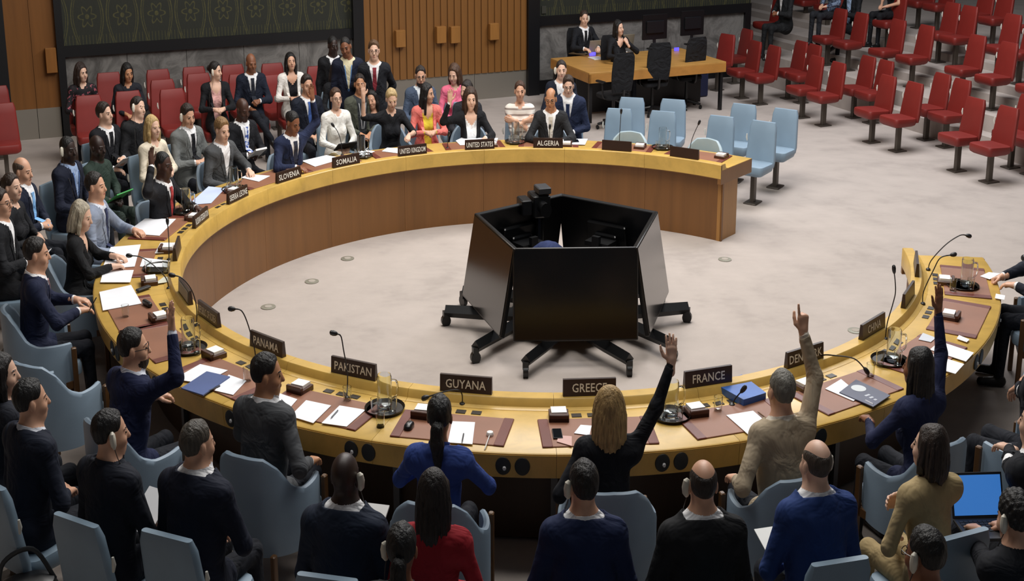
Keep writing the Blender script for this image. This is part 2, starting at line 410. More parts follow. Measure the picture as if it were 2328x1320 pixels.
def hair_mesh(style, vox, ln=.25, sc=1.0):
    """hair in the head's own frame; style, length below the head centre"""
    lo = np.array([-.15, -.24, -.16]); hi = np.array([.15, .14, .17])
    if style in ('long', 'longf', 'bob', 'wavy'): lo[2] = -ln - .06
    if style in ('pony', 'tail'): lo[2] = -ln - .06
    ax = [np.arange(lo[i], hi[i] + vox, vox).astype(f32) for i in range(3)]
    x, y, z = ax[0][:, None, None], ax[1][None, :, None], ax[2][None, None, :]
    S = SDF(); thick = dict(buzz=.003, short=.009, fringe=.004, curly=.022, side=.013, grey=.008).get(style, .011)
    S.ell((0, -.016, .034), (.0755 + thick, .097 + thick, .090 + thick), 0, 0)
    D = S.at(x, y, z)
    zl = zlow(ax[1])[None, :, None] + np.zeros_like(x)
    if style in ('long', 'longf', 'bob', 'wavy', 'bangs'):   # hair hangs beside the face
        zl = np.where(np.abs(x) > .055, np.minimum(zl, -.10 + 0 * zl), zl)
        zl = np.where(y > .055, np.maximum(zl, (.045 if style == 'bangs' or style == 'longf' else .07) + 0 * zl), zl)
        zl = np.where((y > .028) & (np.abs(x) < .062), np.maximum(zl, .04 + 0 * zl), zl)
    D = D + f32(thick + .003) * (1 - np.clip((z - zl) / f32(.030), 0, 1)) * (f32(1.0) if style not in ('long', 'longf', 'bob', 'wavy') else f32(.5))
    D = np.maximum(D, (zl - z) * f32(.75))
    if style == 'fringe':
        B_ = SDF(); B_.ell((0, .005, .125), (.060, .122, .082), 0, 0); e = B_.at(x, y, z)
        D = D + f32(.009) * (1 - np.clip((e + f32(.004)) / f32(.030), 0, 1)); D = np.maximum(D, -e * f32(.6) - f32(.004))
    if style in ('long', 'longf', 'bob', 'wavy', 'bangs'):
        if style == 'bangs': ln = .20
        T = SDF(); nb = 5; wb_ = .102 if style == 'wavy' else .088
        for i in range(nb):
            t0, t1 = i / nb, (i + 1) / nb
            T.cap((0, -.045 - .03 * t0, .05 - (ln + .05) * t0), (0, -.045 - .03 * t1, .05 - (ln + .05) * t1), wb_ + .01 * sin(3 * t0), wb_ + .012 * sin(3 * t1) - .045 * (t1 > .9), 0, .02, None, (1.0, .66, 1.0))
        for sd in (-1, 1):
            T.cap((sd * .070, .005, .05), (sd * .078, .010, -.06), .024, .026, 0, .02); T.cap((sd * .078, .010, -.06), (sd * .080, .015, -ln * .8), .026, .020, 0, .02)
        E = T.at(x, y, z)
        th_ = np.arctan2(x, y + f32(.02)); wv = np.sin(z * 24) * f32(1.6 if style == 'wavy' else .4); E += (f32(.0022) * np.sin(th_ * 23 + wv) + f32(.0018) * np.sin(th_ * 41 + 2 - wv)) * (z < .07)
        fc = np.maximum(np.maximum(np.abs(x) - f32(.060), f32(.02) - y), z - f32(.06))     # keep the face free
        E = np.maximum(E, -fc); E = np.maximum(E, (f32(-ln + .005) + f32(.022) * np.sin(x * 55 + 1) * np.cos(y * 47) - f32(.018) * np.cos(x * 30) - z) * f32(.6)); h = np.maximum(f32(.02) - np.abs(D - E), 0) / f32(.02); D = np.minimum(D, E) - h * h * f32(.005)
    if style in ('pony', 'tail', 'bun'):
        T = SDF()
        if style == 'bun': T.ell((0, -.125, .03), (.04, .035, .04), 0, .01)
        else:
            r = .024 if style == 'pony' else .040
            zz = .05 if style == 'pony' else -.01
            T.cap((0, -.09, zz), (0, -.135, zz - .02), .028, r, 0, .015); T.cap((0, -.135, zz - .02), (0, -.14, zz - .10), r, r * 1.15, 0, .015)
            T.cap((0, -.14, zz - .10), (0.008, -.125, -ln), r * 1.15, .010, 0, .015)
        E = T.at(x, y, z); E += f32(.0025) * np.sin(np.arctan2(x, y + f32(.13)) * 14); D = np.minimum(D, E)
    if style == 'curly':
        D += f32(.007) * np.sin(x * 130) * np.sin(y * 120 + 1) * np.sin(z * 125)
    elif style in ('short', 'side', 'grey', 'bun', 'pony', 'tail'):
        D += f32(.0024) * np.sin(x * 95 + 4 * y * 10) * np.sin(y * 40 + z * 30) + f32(.0014) * np.sin(x * 210 + z * 60) * np.sin(y * 150 - x * 80)
        if style == 'side': D -= f32(.008) * np.exp(-((x - .03) ** 2 + (y - .06) ** 2 + (z - .11) ** 2) / .002)
    V, Q, _ = nets(D, ax, np.zeros(D.shape, np.int8)); return V, Q

def person(label, px, who, sex='m', skin='b', hair=('short', '#2a2019'), top=('suit', '#1c2233'), shirt='#e8e8ea', tie=None, legs_c='#171a22',
           face=0., yaw=None, lean=4., tilt=0., twist=0., head=(0, 0, 0), arms=('lap', 'lap'), legs='sit', ear=None, glasses=False, beard=None,
           lod=None, pose='sit', z0=0., w=1.0, hs=1.0, lanyard=None, shoes='#141414', skirt=False, cardz=None, seat=.45, group=None):
    NP_[0] += 1
    if sex == 'f' and top[0] == 'suit' and shirt == '#e8e8ea': shirt = top[1]
    m = sex == 'm'; ph = (seat + .115) if pose == 'sit' else .94 * hs
    L = .50 * hs * (1.0 if m else .96)
    # torso frame
    RT = rot('y', radians(tilt)) @ rot('x', -radians(lean))
    P = np.array([0, 0, ph])
    T = lambda x, y, z: P + RT @ (rot('z', radians(twist) * max(0., min(1., z / .4))) @ np.array([x, y, z]))
    RTw = RT @ rot('z', radians(twist)); Rl = RTw.T
    nb = T(0, -.015, L)
    RH = rot('z', radians(head[0])) @ rot('y', radians(head[2])) @ rot('x', -radians(head[1]))
    hsz = (1.0 if m else .95)
    hc = nb + RT @ np.array([0, .014, .058]) + RH @ np.array([0, .012, .110 * hsz])
    # placing
    zh = hc[2] + z0; X, Y = at(px[0], px[1], zh)
    fy = atan2(-(CX - X), CY - Y) if yaw is None else radians(yaw)
    fy += radians(face); RZ = rot('z', fy); b2 = np.array([X, Y, z0]) - RZ @ np.array([hc[0], hc[1], 0])
    M = frame(b2[0], b2[1], z0, fy)
    dist = Y
    if lod is None: lod = 0 if dist < 10 else (1 if dist < 15 else 2)
    vox, vh, vd = ((.0145, .0062, .0055), (.018, .0068, .007), (.022, .0078, .0085))[lod]
    S = SDF(); wd = w * (1.0 if m else .88); sc = (1, .70, 1)
    # head and neck
    H = lambda x, y, z: hc + RH @ (np.array([x, y, z]) * hsz)
    Hr = RH.T; hz = hsz
    S.cap(nb + RT @ np.array([0, -.005, -.05]), H(0, -.022, -.05), .060 if m else .050, .056 if m else .047, 0, .02)
    S.ell(H(0, -.016, .034), np.array([.0755, .097, .090]) * hz, 0, .03, Hr)
    S.ell(H(0, .030, -.025), np.array([.062, .066, .088]) * hz, 0, .03, Hr)
    S.ell(H(0, .048, -.084), np.array([.040 if m else .034, .036, .028]) * hz, 0, .03, Hr)
    S.cap(H(0, .091, .012), H(0, .108, -.024), .008 * hz, .0135 * hz, 0, .012)
    for sd in (-1, 1):
        S.ell(H(sd * .079, -.010, -.004), np.array([.011, .019, .031]) * hz, 0, .008, Hr)
        S.cap(H(sd * .014, .0915, .026), H(sd * .047, .076, .026), .0048 * hz + .0006 * lod, .0042 * hz + .0005 * lod, 5 if hair[0] != 'none' else 0, .006)
        S.ell(H(sd * .031, .084, .006), np.array([.0145, .0085, .0066 + .0006 * lod]) * hz, 4, .003, Hr)
        S.ell(H(sd * .045, .060, -.030), np.array([.020, .026, .024]) * hz, 0, .02, Hr)
    S.ell(H(0, .0905, -.058), np.array([.0235, .0085, .0068]) * hz, 6, .006, Hr)
    if beard: S.ell(H(0, .036, -.078), np.array([.057, .060, .044]) * hz, 7, .02, Hr)
    # torso
    tp = []
    hipw = .068 if m else .078
    tp.append((T(-hipw * wd, 0, -.01), T(hipw * wd, 0, -.01), .106, .106, None, (1, .92, 1)))
    tp.append((T(0, .0, .0), T(0, .004, .24), .158 * wd, (.150 if m else .128) * wd, RTw.T, sc))
    tp.append((T(0, .004, .24), T(0, .0, L - .10), (.152 if m else .130) * wd, (.168 if m else .150) * wd, RTw.T, sc))
    sw = (.158 if m else .150) * w
    sh = [T(sd * (.178 if m else .168) * w, -.012, L - .058) for sd in (-1, 1)]
    tp.append((T(-sw, -.012, L - .062), T(sw, -.012, L - .062), .056, .056, None, None))
    for sd in (-1, 1): tp.append((T(sd * .035, -.02, L - .030), T(sd * sw, -.012, L - .056), .042, .052, None, None))
    if not m:
        for sd in (-1, 1): tp.append((T(sd * .06, .075, L - .20), T(sd * .06, .078, L - .21), .055, .055, None, None))
    bare = top[0] in ('sleeveless',)
    for a, b, ra, rb, R_, s_ in tp: S.cap(a, b, ra, rb, 1, .045, R_, s_)
    # arms
    zones = [(hc - .15 * hz, hc + .16 * hz, vh)]; AR = []
    for i, sd in enumerate((-1, 1)):           # arms = (left, right)
        A = arms[i]; A = PRE[A] if isinstance(A, str) else A
        mir = np.array([sd, 1, 1.])
        if A[0][0] == 'px': q = at(*A[0][1:]); Wr = RZ.T @ (np.array([q[0], q[1], A[0][3]]) - b2)
        else: Wr = np.array(A[0]) * mir + np.array([0, 0, ph])
        d = np.array(A[1], float) * mir; n = np.array(A[2], float) * mir; pole = np.array(A[4], float) * mir
        E_, Wr = ik(sh[i], Wr, .29 * (hs if m else .94), .265 * (1 if m else .94), pole)
        fl = unit(Wr - E_)
        lu = 0 if bare else 1; lf = 0 if top[0] in ('sleeveless', 'tee') else 1
        S.cap(sh[i], E_, .050 if m else .042, .041 if m else .035, lu, .03); S.cap(E_, Wr - fl * .01, .040 if m else .034, .027 if m else .023, lf, .02)
        zz = hand(S, Wr, d, n, sd, A[3], vd * .95, 1.0 if m else .92); zones.append((zz[0], zz[1], vd))
        AR.append((sh[i], E_, Wr, fl))
    # legs
    LL = []
    for sd in (-1, 1):
        hip = np.array([sd * .088, .02, ph - .02])
        if pose == 'sit':
            kn = np.array([sd * .12, .45, seat + .075]); an = np.array([sd * .13, .47, .085])
            if legs == 'cross' and sd == 1: kn = np.array([.04, .46, seat + .17]); an = np.array([-.18, .58, seat - .13])
            if legs == 'tuck': an = np.array([sd * .13, .30, .085])
            hip = np.array([sd * .085, .06, seat + .075])
        else: kn = np.array([sd * .095, .03, .50 * hs]); an = np.array([sd * .10, -.01, .085])
        ft = an + np.array([sd * .03, .17, -.045])
        if legs == 'cross' and sd == 1 and pose == 'sit': ft = an + np.array([-.03, .15, -.10])
        bl = 0 if skirt else 2
        S.cap(hip, kn, .083 if m else .078, .058, 2, .04); S.cap(kn, an, .057 if not skirt else .05, .043 if not skirt else .036, bl, .03)
        S.cap(an + np.array([0, -.03, -.04]), ft, .042, .034, 3, .015); LL.append((hip, kn, an))
    r0 = root('person', label, 'person', M[0, 3], M[1, 3], z0, group)
    eye_m = mat('plain', '#1d1512', r=.25); hm = mat('hair', hair[1])
    body_c = shirt if top[0] in ('suit', 'blazer') else top[1]
    sh_m = body_c if not isinstance(body_c, str) else mat('cloth', body_c)
    lipc = {'a': '#b8746a', 'b': '#a8675c', 'c': '#8d5247', 'd': '#6e4038', 'e': '#3f2621', 'f': '#2c1a17'}[skin]
    mats = [mat('skin', SKIN[skin]), sh_m, mat('cloth', legs_c), mat('leather', shoes), eye_m, hm, mat('skin', lipc), mat('hair', beard or hair[1])]
    V, Q, lb = S.mesh(vox, zones)
    fc = (V[Q].mean(1) - P) @ RTw
    nk = (lb == 1) & (fc[:, 2] > L - .005) & (np.hypot(fc[:, 0], fc[:, 1]) < .085)
    if not m: nk |= (lb == 1) & (fc[:, 2] > L - .12 + .9 * np.abs(fc[:, 0])) & (fc[:, 1] > .02)
    lb[nk] = 0
    emit('body', apply(M, V), Q, mats, r0, lb, 180)
    # garment
    J = SDF(); gt, gc = top[0], top[1]; th = dict(suit=.016, blazer=.014).get(gt, .010)
    for a, b, ra, rb, R_, s_ in tp: J.cap(a, b, ra + th, rb + th, 0, .045, R_, s_)
    if gt in ('suit', 'blazer'):
        for sd in (-1, 1): J.cap(T(sd * .05, -.015, L - .030), T(sd * (sw + .018), -.012, L - .044), .048, .064 if m else .055, 0, .022)
        J.cap(T(-.045, -.076, L + .000), T(.045, -.076, L + .000), .026, .026, 0, .03)
        if pose == 'sit':
            for hip, kn, an in LL: J.cap(hip, hip + (kn - hip) * .22, .098, .092, 0, .04)
        else: J.cap(T(-.08 * wd, 0, -.12), T(.08 * wd, 0, -.12), .125, .125, 0, .05, None, (1, .85, 1))
    if gt == 'coat':
        for hip, kn, an in LL: J.cap(hip, kn, .105, .095, 0, .05)
    cutw = []
    for i, sd in enumerate((-1, 1)):
        a, e, wr, fl = AR[i]
        if gt == 'sleeveless': continue
        J.cap(a, e, (.060 if m else .050) + .002 * (gt in ('suit', 'blazer')), .052 if m else .044, 0, .03)
        if gt != 'tee':
            wb = wr - fl * .022; J.cap(e, wb, .052 if m else .043, .038 if m else .031, 0, .025); cutw.append((wb, fl))
    xz = lambda x, y, z: (Rl @ (np.array([x, y, z]) - P))
    Rf = Rl.astype(f32); Pf = P.astype(f32)
    def loc(x, y, z):
        qx, qy, qz = x - Pf[0], y - Pf[1], z - Pf[2]
        return [Rf[i, 0] * qx + Rf[i, 1] * qy + Rf[i, 2] * qz for i in range(3)]
    lo, hi = J.bounds(); zv = {'suit': .17, 'blazer': -.2}.get(gt); wtop = {'suit': .072, 'blazer': .085}.get(gt, 0)
    wbot = {'suit': 0.0, 'blazer': .03}.get(gt, 0)
    if zv is not None:
        def vcut(x, y, z):
            a, b, c = loc(x, y, z); ww = f32(wbot) + f32(wtop - wbot) * np.clip((c - f32(zv)) / f32(L - zv), 0, 1.2)
            return np.maximum(np.maximum(np.abs(a) - ww, f32(.0) - b), f32(zv) - c)
        J.cut(vcut, lo, hi)
    nr = .066 if m else .056
    npt = nb + RT @ np.array([0, .0, -.02]); nq = nb + RT @ np.array([0, .055 if gt in ('suit', 'blazer') else .02, .12]); sn = SDF()
    if gt in ('blouse', 'tee', 'coat', 'sleeveless'): npt = nb + RT @ np.array([0, .015, -.03]); nr += .012
    sn.cap(npt, nq, nr + (.004 if gt in ('suit', 'blazer') else -.004), nr + .022, 0, 0); fnn = sn.P[0][0]; J.cut(fnn, np.minimum(npt, nq) - .1, np.maximum(npt, nq) + .1)
    if gt in ('suit', 'blazer'):
        def ncut(x, y, z):
            a, b, c = loc(x, y, z); return np.maximum(f32(L + .043) - f32(.22) * (b + f32(.09)) * (b > -.09) - c, np.sqrt(a * a + (b + f32(.015)) ** 2) - f32(.12))
        J.cut(ncut, nb - .16, nb + .16)
    for wb, fl in cutw:
        def wcut(x, y, z, wb=wb.astype(f32), fl=fl.astype(f32)):
            return np.maximum(-((x - wb[0]) * fl[0] + (y - wb[1]) * fl[1] + (z - wb[2]) * fl[2]), np.sqrt((x - wb[0]) ** 2 + (y - wb[1]) ** 2 + (z - wb[2]) ** 2) - f32(.08))
        J.cut(wcut, wb - .09, wb + .09)
    gm = gc if not isinstance(gc, str) else mat('cloth', gc)
    gz = [(wb - .045, wb + .03, vd * 1.15) for wb, fl in cutw] + [(nb - .09, nb + .05, vh * 1.1)]
    V, Q, lb = J.mesh(vox, gz)
    nm = {'suit': 'jacket', 'blazer': 'jacket', 'coat': 'coat'}.get(gt, 'blouse')
    jo = emit(nm, apply(M, V), Q, gm, r0, None, 180)
    # front pieces laid on the chest
    def onto(F, xs, zs, off):
        xs = np.asarray(xs, float); zs = np.asarray(zs, float); ys = np.linspace(.34, -.06, 81)
        pts = np.stack(np.broadcast_arrays(xs[:, None], ys[None, :], zs[:, None]), -1) @ RTw.T + P
        D = F.at(pts[..., 0], pts[..., 1], pts[..., 2]); k = np.argmax(D < 0, axis=1)
        k = np.where((D < 0).any(1), k, 50)
        return np.c_[xs, ys[k] + off, zs] @ RTw.T + P
    def slab(A, B, thick=.004):
        """strip between two polylines, with thickness"""
        nrm = RTw @ np.array([0, 1, 0]); g = G(M)
        for i in range(len(A) - 1):
            q = np.array([A[i], B[i], B[i + 1], A[i + 1]]); g.add(np.concatenate([q, q + nrm * thick]), [(4, 5, 6, 7), (0, 1, 5, 4), (1, 2, 6, 5), (2, 3, 7, 6), (3, 0, 4, 7)])
        return g
    if gt == 'suit' and tie:
        zs = np.linspace(L - .008, .15, 10); hw = np.interp(zs, [.15, L - .05, L - .008], [.042, .024, .030])
        tm = tie if not isinstance(tie, str) else mat('cloth', tie)
        slab(onto(S, -hw, zs, .006), onto(S, hw, zs, .006), .006).out('tie', tm, r0)
    if lanyard:
        zs = np.linspace(L - .03, .16, 7)
        for sd in (-1, 1): slab(onto(J if gt not in ('suit', 'blazer') else S, sd * np.linspace(.055, .012, 7) - .007, zs, .010), onto(J if gt not in ('suit', 'blazer') else S, sd * np.linspace(.055, .012, 7) + .007, zs, .010), .003).out('lanyard', mat('plain', lanyard), r0)
        if cardz:
            zs2 = np.array([.16, .05]); slab(onto(S, [-.03, -.03], zs2, .03), onto(S, [.03, .03], zs2, .03)).out('badge', mat('paper', '#f0f0f0'), r0)
    if gt in ('suit', 'blazer'):
        zs = np.linspace(L - .03, max(zv, 0.) + .03, 8)
        for sd in (-1, 1):
            wv = wbot + (wtop - wbot) * (zs - zv) / (L - zv); o2 = wv + np.interp(zs, [.05, L - .12, L - .11, L], [.012, .062, .045, .028])
            slab(onto(J, sd * (wv + .006), zs, .003), onto(J, sd * o2, zs, .003), .005).out('lapel', gm, jo)
        # shirt collar
        if m or gt == 'suit':
            rings = []; Rn = RT; g = G(M); up = RT @ np.array([0, .18, 1.]); up = unit(up)
            for a in np.linspace(radians(28), radians(332), 17):
                o = np.array([sin(a) * .074 * (1 if m else .86), cos(a) * .077 * (1 if m else .86), 0]); c0 = nb + RT @ np.array([0, -.003, .0]) + RT @ o
                bk = .026 + .030 * (1 - cos(a)) / 2
                rings.append([c0, c0 + up * bk, c0 + up * bk + RT @ (o * .09), c0 + RT @ (o * .20) - up * .008])
            g.rings(rings).out('shirt_collar', mat('cloth', shirt) if isinstance(shirt, str) else shirt, r0)
        for i, (wb, fl) in enumerate(cutw):
            g = G(M); rr = .034 if m else .028; g.tube([wb - fl * .03, wb + fl * .008, wb + fl * .016], [rr, rr, rr * .97], 14).out('shirt_cuff', mat('cloth', shirt) if isinstance(shirt, str) else shirt, r0)
    if skirt: pass
    # hair, ears, glasses
    MH = M @ frame(0, 0, 0, 0, None); MH = MH.copy(); A4 = np.eye(4); A4[:3, :3] = RH * hsz; A4[:3, 3] = hc; MH = M @ A4
    if hair[0] != 'none':
        V, Q = hair_mesh(hair[0], max(vh, .006), *(hair[2:3] or (.25,)))
        emit('hair', apply(MH, V), Q, hm, r0, None, 180)
    if ear:
        for e in ear:
            sd = 1 if e == 'r' else -1; g = G(MH)
            g.tube([(sd * .086, -.008, .038), (sd * .092, -.008, .028), (sd * .096, -.006, 0), (sd * .095, -.002, -.030), (sd * .090, .002, -.048)], [.008, .017, .020, .017, .008], 12, flat=1.3)
            eo = g.out('earpiece', mat('plain', '#dcd6c6', r=.4), r0)
            g = G(M); e0 = apply(A4, [[sd * .090, .002, -.048]])[0]
            g.tube(smooth_path([e0, e0 + [sd * .02, .03, -.10], T(sd * .13, .14, L - .16), T(sd * .12, .17, L - .35)], 5), .0028, 5).out('cord', mat('plain', '#3a3632'), eo)
    if glasses:
        g = G(MH)
        for sd in (-1, 1):
            a = np.linspace(0, 2 * pi, 15)
            g.tube(np.c_[sd * .034 + .025 * np.cos(a), .101 + 0 * a, .004 + .018 * np.sin(a)], .0022, 5, cap=False)
            g.tube([(sd * .058, .100, .012), (sd * .078, .06, .012), (sd * .080, -.01, .006)], .0022, 5)
        g.tube([(-.010, .102, .008), (.010, .102, .008)], .0022, 5); g.out('glasses', mat('plain', '#1a1615', r=.3), r0)
    return dict(M=M, x=M[0, 3], y=M[1, 3], yaw=fy, who=who, hc=apply(M, [hc])[0], MH=MH, W=[apply(M, [a[2]])[0] for a in AR], z0=z0, root=r0, T=T, S=S)
# ------------------------------------------------------------------ the setting
ORD = ['first', 'second', 'third', 'fourth', 'fifth', 'sixth', 'seventh', 'eighth', 'ninth', 'tenth', 'eleventh', 'twelfth', 'thirteenth', 'fourteenth', 'fifteenth', 'sixteenth']
MB_ = dict(black=mat('plain', '#0c0d10', r=.45), wood=mat('wood', '#7a4f25'), steel=mat('metal', '#9a948a', r=.45, m=.6),
           marble=mat('marble', '#6f6d6a'), carpet=mat('carpet', '#aca29b'), white=mat('paper', '#f4f4f2'))
g = G(); g.poly([(-22, -3, -.1), (26, -3, -.1), (26, 46, -.1), (-22, 46, -.1)], .1)
tag(g.out('floor', MB_['carpet']), 'pale pinkish grey carpet covering the council floor', kind='structure')
# floor outlet discs
for n, (u, v, lb) in enumerate([(709, 640, 'round floor outlet lid left of the screens, middle one'), (610, 698, 'round floor outlet lid nearest the PANAMA nameplate'), (790, 588, 'round floor outlet lid closest to the far curved panel'), (1648, 590, 'round floor outlet lid right of the screens'), (1945, 752, 'round floor outlet lid beside the CHINA nameplate')]):
    X, Y = at(u, v, 0); r = root('floor_outlet', lb, 'floor outlet', X, Y, 0)
    g = G(frame(X, Y, 0)); g.lathe([(.0, .001), (.085, .001), (.085, .006), (.07, .008)], 20).out('rim', mat('metal', '#8f8d80', r=.5, m=.4), r)
    g = G(frame(X, Y, 0)); g.lathe([(.0, .0085), (.045, .0085), (.042, .012), (.0, .012)], 14).out('cap', mat('carpet', '#a29a90'), r)

# back wall: one plane, 23 degrees to the picture
WX, WY = at(35, 320, 0); _a = at(1650, 175, 0); WA = atan2(_a[1] - WY, _a[0] - WX); wt = np.array([cos(WA), sin(WA)]); wn = np.array([sin(WA), -cos(WA)])
def wall_pt(u, v, off=0.):
    """(s, z) where the sight line through (u, v) meets the back wall"""
    d = np.array([(u - 1164) / FX, cT - (v - 660) / FPX * sT, -sT - (v - 660) / FPX * cT]); o = np.array([WX, WY]) + wn * off
    k = ((o[0]) * wn[0] + (o[1]) * wn[1]) / (d[0] * wn[0] + d[1] * wn[1]); p = d * k
    return (p[0] - WX) * wt[0] + (p[1] - WY) * wt[1], HC + p[2]
WM = np.eye(4); WM[:3, 0] = (wt[0], wt[1], 0); WM[:3, 1] = (-wn[0], -wn[1], 0); WM[:3, 3] = (WX, WY, 0)   # x along the wall, y into it
ZT = 6.5
def wbox(g, s0, s1, z0, z1, proud, deep=.05, mat=None, b=0.): g.box(((s0 + s1) / 2, (deep - proud) / 2, (z0 + z1) / 2), (s1 - s0, proud + deep, z1 - z0), mat=mat, b=b)
sx = lambda u, v: wall_pt(u, v)[0]
s_d0, s_d1 = sx(18, 150), sx(128, 100); s_t0, s_t1 = sx(142, 60), sx(800, 60); s_w0, s_w1 = sx(824, 60), sx(1196, 60); s_r0, s_r1, s_r2 = sx(1222, 60), sx(1690, 60), sx(1703, 60)
zt0 = wall_pt(470, 108)[1]; zt1 = wall_pt(470, 84)[1]      # dark rail: bottom, top
print('wall', [round(float(t), 2) for t in (s_d0, s_d1, s_t0, s_t1, s_w0, s_w1, s_r0, s_r1, s_r2, zt0, zt1)], wall_pt(1460, 45)[1])
def tapestry():
    t = NT('tapestry'); B = t.b.inputs; tc = t.n('ShaderNodeTexCoord'); sp = t.n('ShaderNodeSeparateXYZ'); t.l(tc.outputs['Object'], sp.inputs[0])
    s = t.m('ADD', t.m('MULTIPLY', sp.outputs[0], float(wt[0] / SX)), t.m('MULTIPLY', sp.outputs[1], float(wt[1]))); z = sp.outputs[2]
    s0, zr = wall_pt(198, 38); tw, tz = float(wall_pt(278, 36)[0] - s0), 1.25
    u = t.m('MULTIPLY', t.m('SUBTRACT', t.m('FRACT', t.m('DIVIDE', t.m('SUBTRACT', s, float(s0) - tw / 2), tw)), .5), tw)
    zz = t.m('MULTIPLY', t.m('SUBTRACT', t.m('FRACT', t.m('DIVIDE', t.m('SUBTRACT', z, float(zr) - .60 * tz), tz)), .60), tz)
    r = t.m('SQRT', t.m('ADD', t.m('MULTIPLY', u, u), t.m('MULTIPLY', zz, zz))); th = t.m('ARCTAN2', zz, u)
    def line(x, w): return t.m('LESS_THAN', t.m('ABSOLUTE', x), w)
    pet = line(t.m('SUBTRACT', r, t.m('ADD', .115, t.m('MULTIPLY', t.m('COSINE', t.m('MULTIPLY', th, 6.)), .035))), .014)
    cen = t.m('LESS_THAN', r, .035)
    au = t.m('ABSOLUTE', u)
    og = line(t.m('SUBTRACT', au, t.m('ADD', tw * .34, t.m('MULTIPLY', t.m('COSINE', t.m('MULTIPLY', zz, 2 * pi / tz)), .07))), .010)
    og2 = line(t.m('SUBTRACT', au, t.m('ADD', tw * .28, t.m('MULTIPLY', t.m('COSINE', t.m('MULTIPLY', zz, 2 * pi / tz)), .07))), .006)
    st = t.m('MULTIPLY', t.m('GREATER_THAN', t.m('SINE', t.m('MULTIPLY', s, 110.)), .86), t.m('LESS_THAN', zz, -.25))
    ob = t.m('ADD', zz, .52); r2 = t.m('SQRT', t.m('ADD', t.m('MULTIPLY', u, u), t.m('MULTIPLY', ob, t.m('MULTIPLY', ob, .5)))); ring2 = line(t.m('SUBTRACT', r2, .06), .010)
    f = pet
    for x in (cen, og, og2, ring2, st): f = t.m('MAXIMUM', f, x)
    nz = t.noise(sc=30, det=2); f = t.m('MULTIPLY', f, t.m('ADD', .25, nz))
    t.l(t.ramp(f, [(0, lin('#23261d')), (.5, lin('#383821')), (1, lin('#504d2a'))]), B['Base Color']); B['Roughness'].default_value = .7
    t.bump(t.noise(scale=(1, 1, .05), sc=60, det=2), .25, .01); return t.mat
TAP = tapestry()
W = root('wall_back', 'long back wall with wood, fabric and marble panels', None, WX, WY, 0, kind='structure')
def wpart(name, s0, s1, z0, z1, proud, m, deep=.05, b=0.):
    g = G(WM); wbox(g, s0, s1, z0, z1, proud, deep, b=b); return g.out(name, m, W)
wpart('backing', -6, s_r2, 0, ZT, -.06, mat('plain', '#141414', r=.7), .25)
wpart('fabric_panel', s_t0, s_t1, zt1, ZT, .0, TAP); wpart('fabric_panel', s_r0, s_r2 + .02, zt1, ZT, .0, TAP); g = G(WM); g.box(((s_r2 + 25) / 2, 3.6, ZT / 2), (25 - s_r2, .2, ZT)); g.out('fabric_panel', TAP, W); g = G(WM); g.box((s_r2 - .05, 1.9, ZT / 2), (.1, 3.4, ZT)); g.out('return_panel', mat('plain', '#141414', r=.7), W)
n = 5
for i in range(n):
    a, b = s_t0 + (s_t1 - s_t0) * i / n, s_t0 + (s_t1 - s_t0) * (i + 1) / n; wpart('marble_slab', a + .004, b - .004, .15, zt0, .0, MB_['marble'])
n = 4
for i in range(n):
    a, b = s_r0 + (s_r1 - s_r0) * i / n, s_r0 + (s_r1 - s_r0) * (i + 1) / n; wpart('marble_slab', a + .004, b - .004, .15, zt0, .0, MB_['marble'])
for nm, a, b, z0, z1, pr in [('rail', s_t0, s_t1, zt0, zt1, .06), ('rail', s_r0, s_r1, zt0, zt1, .06), ('skirting', s_t0, s_t1, 0, .15, .03), ('skirting', s_r0, s_r2, 0, .22, .03),
                             ('post', s_d1, s_t0, 0, ZT, .08), ('post', s_t1, s_w0, 0, ZT, .12), ('post', s_w1, s_r0, 0, ZT, .12), ('post', s_r1, s_r2, 0, zt1, .06), ('post', s_d0 - .22, s_d0, 0, ZT, .08)]:
    wpart(nm, a, b, z0, z1, pr, MB_['black'])
# slatted wood in the middle: one slat per strip, metal kick plates below
zk = .42; ns = 24; ws = (s_w1 - s_w0) / ns; wm = mat('wood', '#82582c', s=(1, 1, .05), n=9.); sl = None
for i in range(ns):
    a = s_w0 + i * ws
    if sl is None: sl = wpart('slat', a + .012, a + ws - .012, zk, ZT, .05, wm)
    else: share('slat', sl, (wt[0] * ws * i, wt[1] * ws * i, 0), W)
wpart('slat_backing', s_w0, s_w1, zk, ZT, .035, mat('wood', '#6b4722'))
for i in range(3):
    a, b = s_w0 + (s_w1 - s_w0) * i / 3, s_w0 + (s_w1 - s_w0) * (i + 1) / 3; wpart('kick_plate', a + .004, b - .004, 0, zk, .03, MB_['steel'])
for k, (u, v) in enumerate([(906, 86), (998, 77), (1030, 77), (1118, 70)]):
    s, z = wall_pt(u, v); o = wpart('loudspeaker_box', s - .10, s + .10, z - .13, z + .13, .16, mat('wood', '#9a6a34', s=(1, 1, .1)), .0, .008)
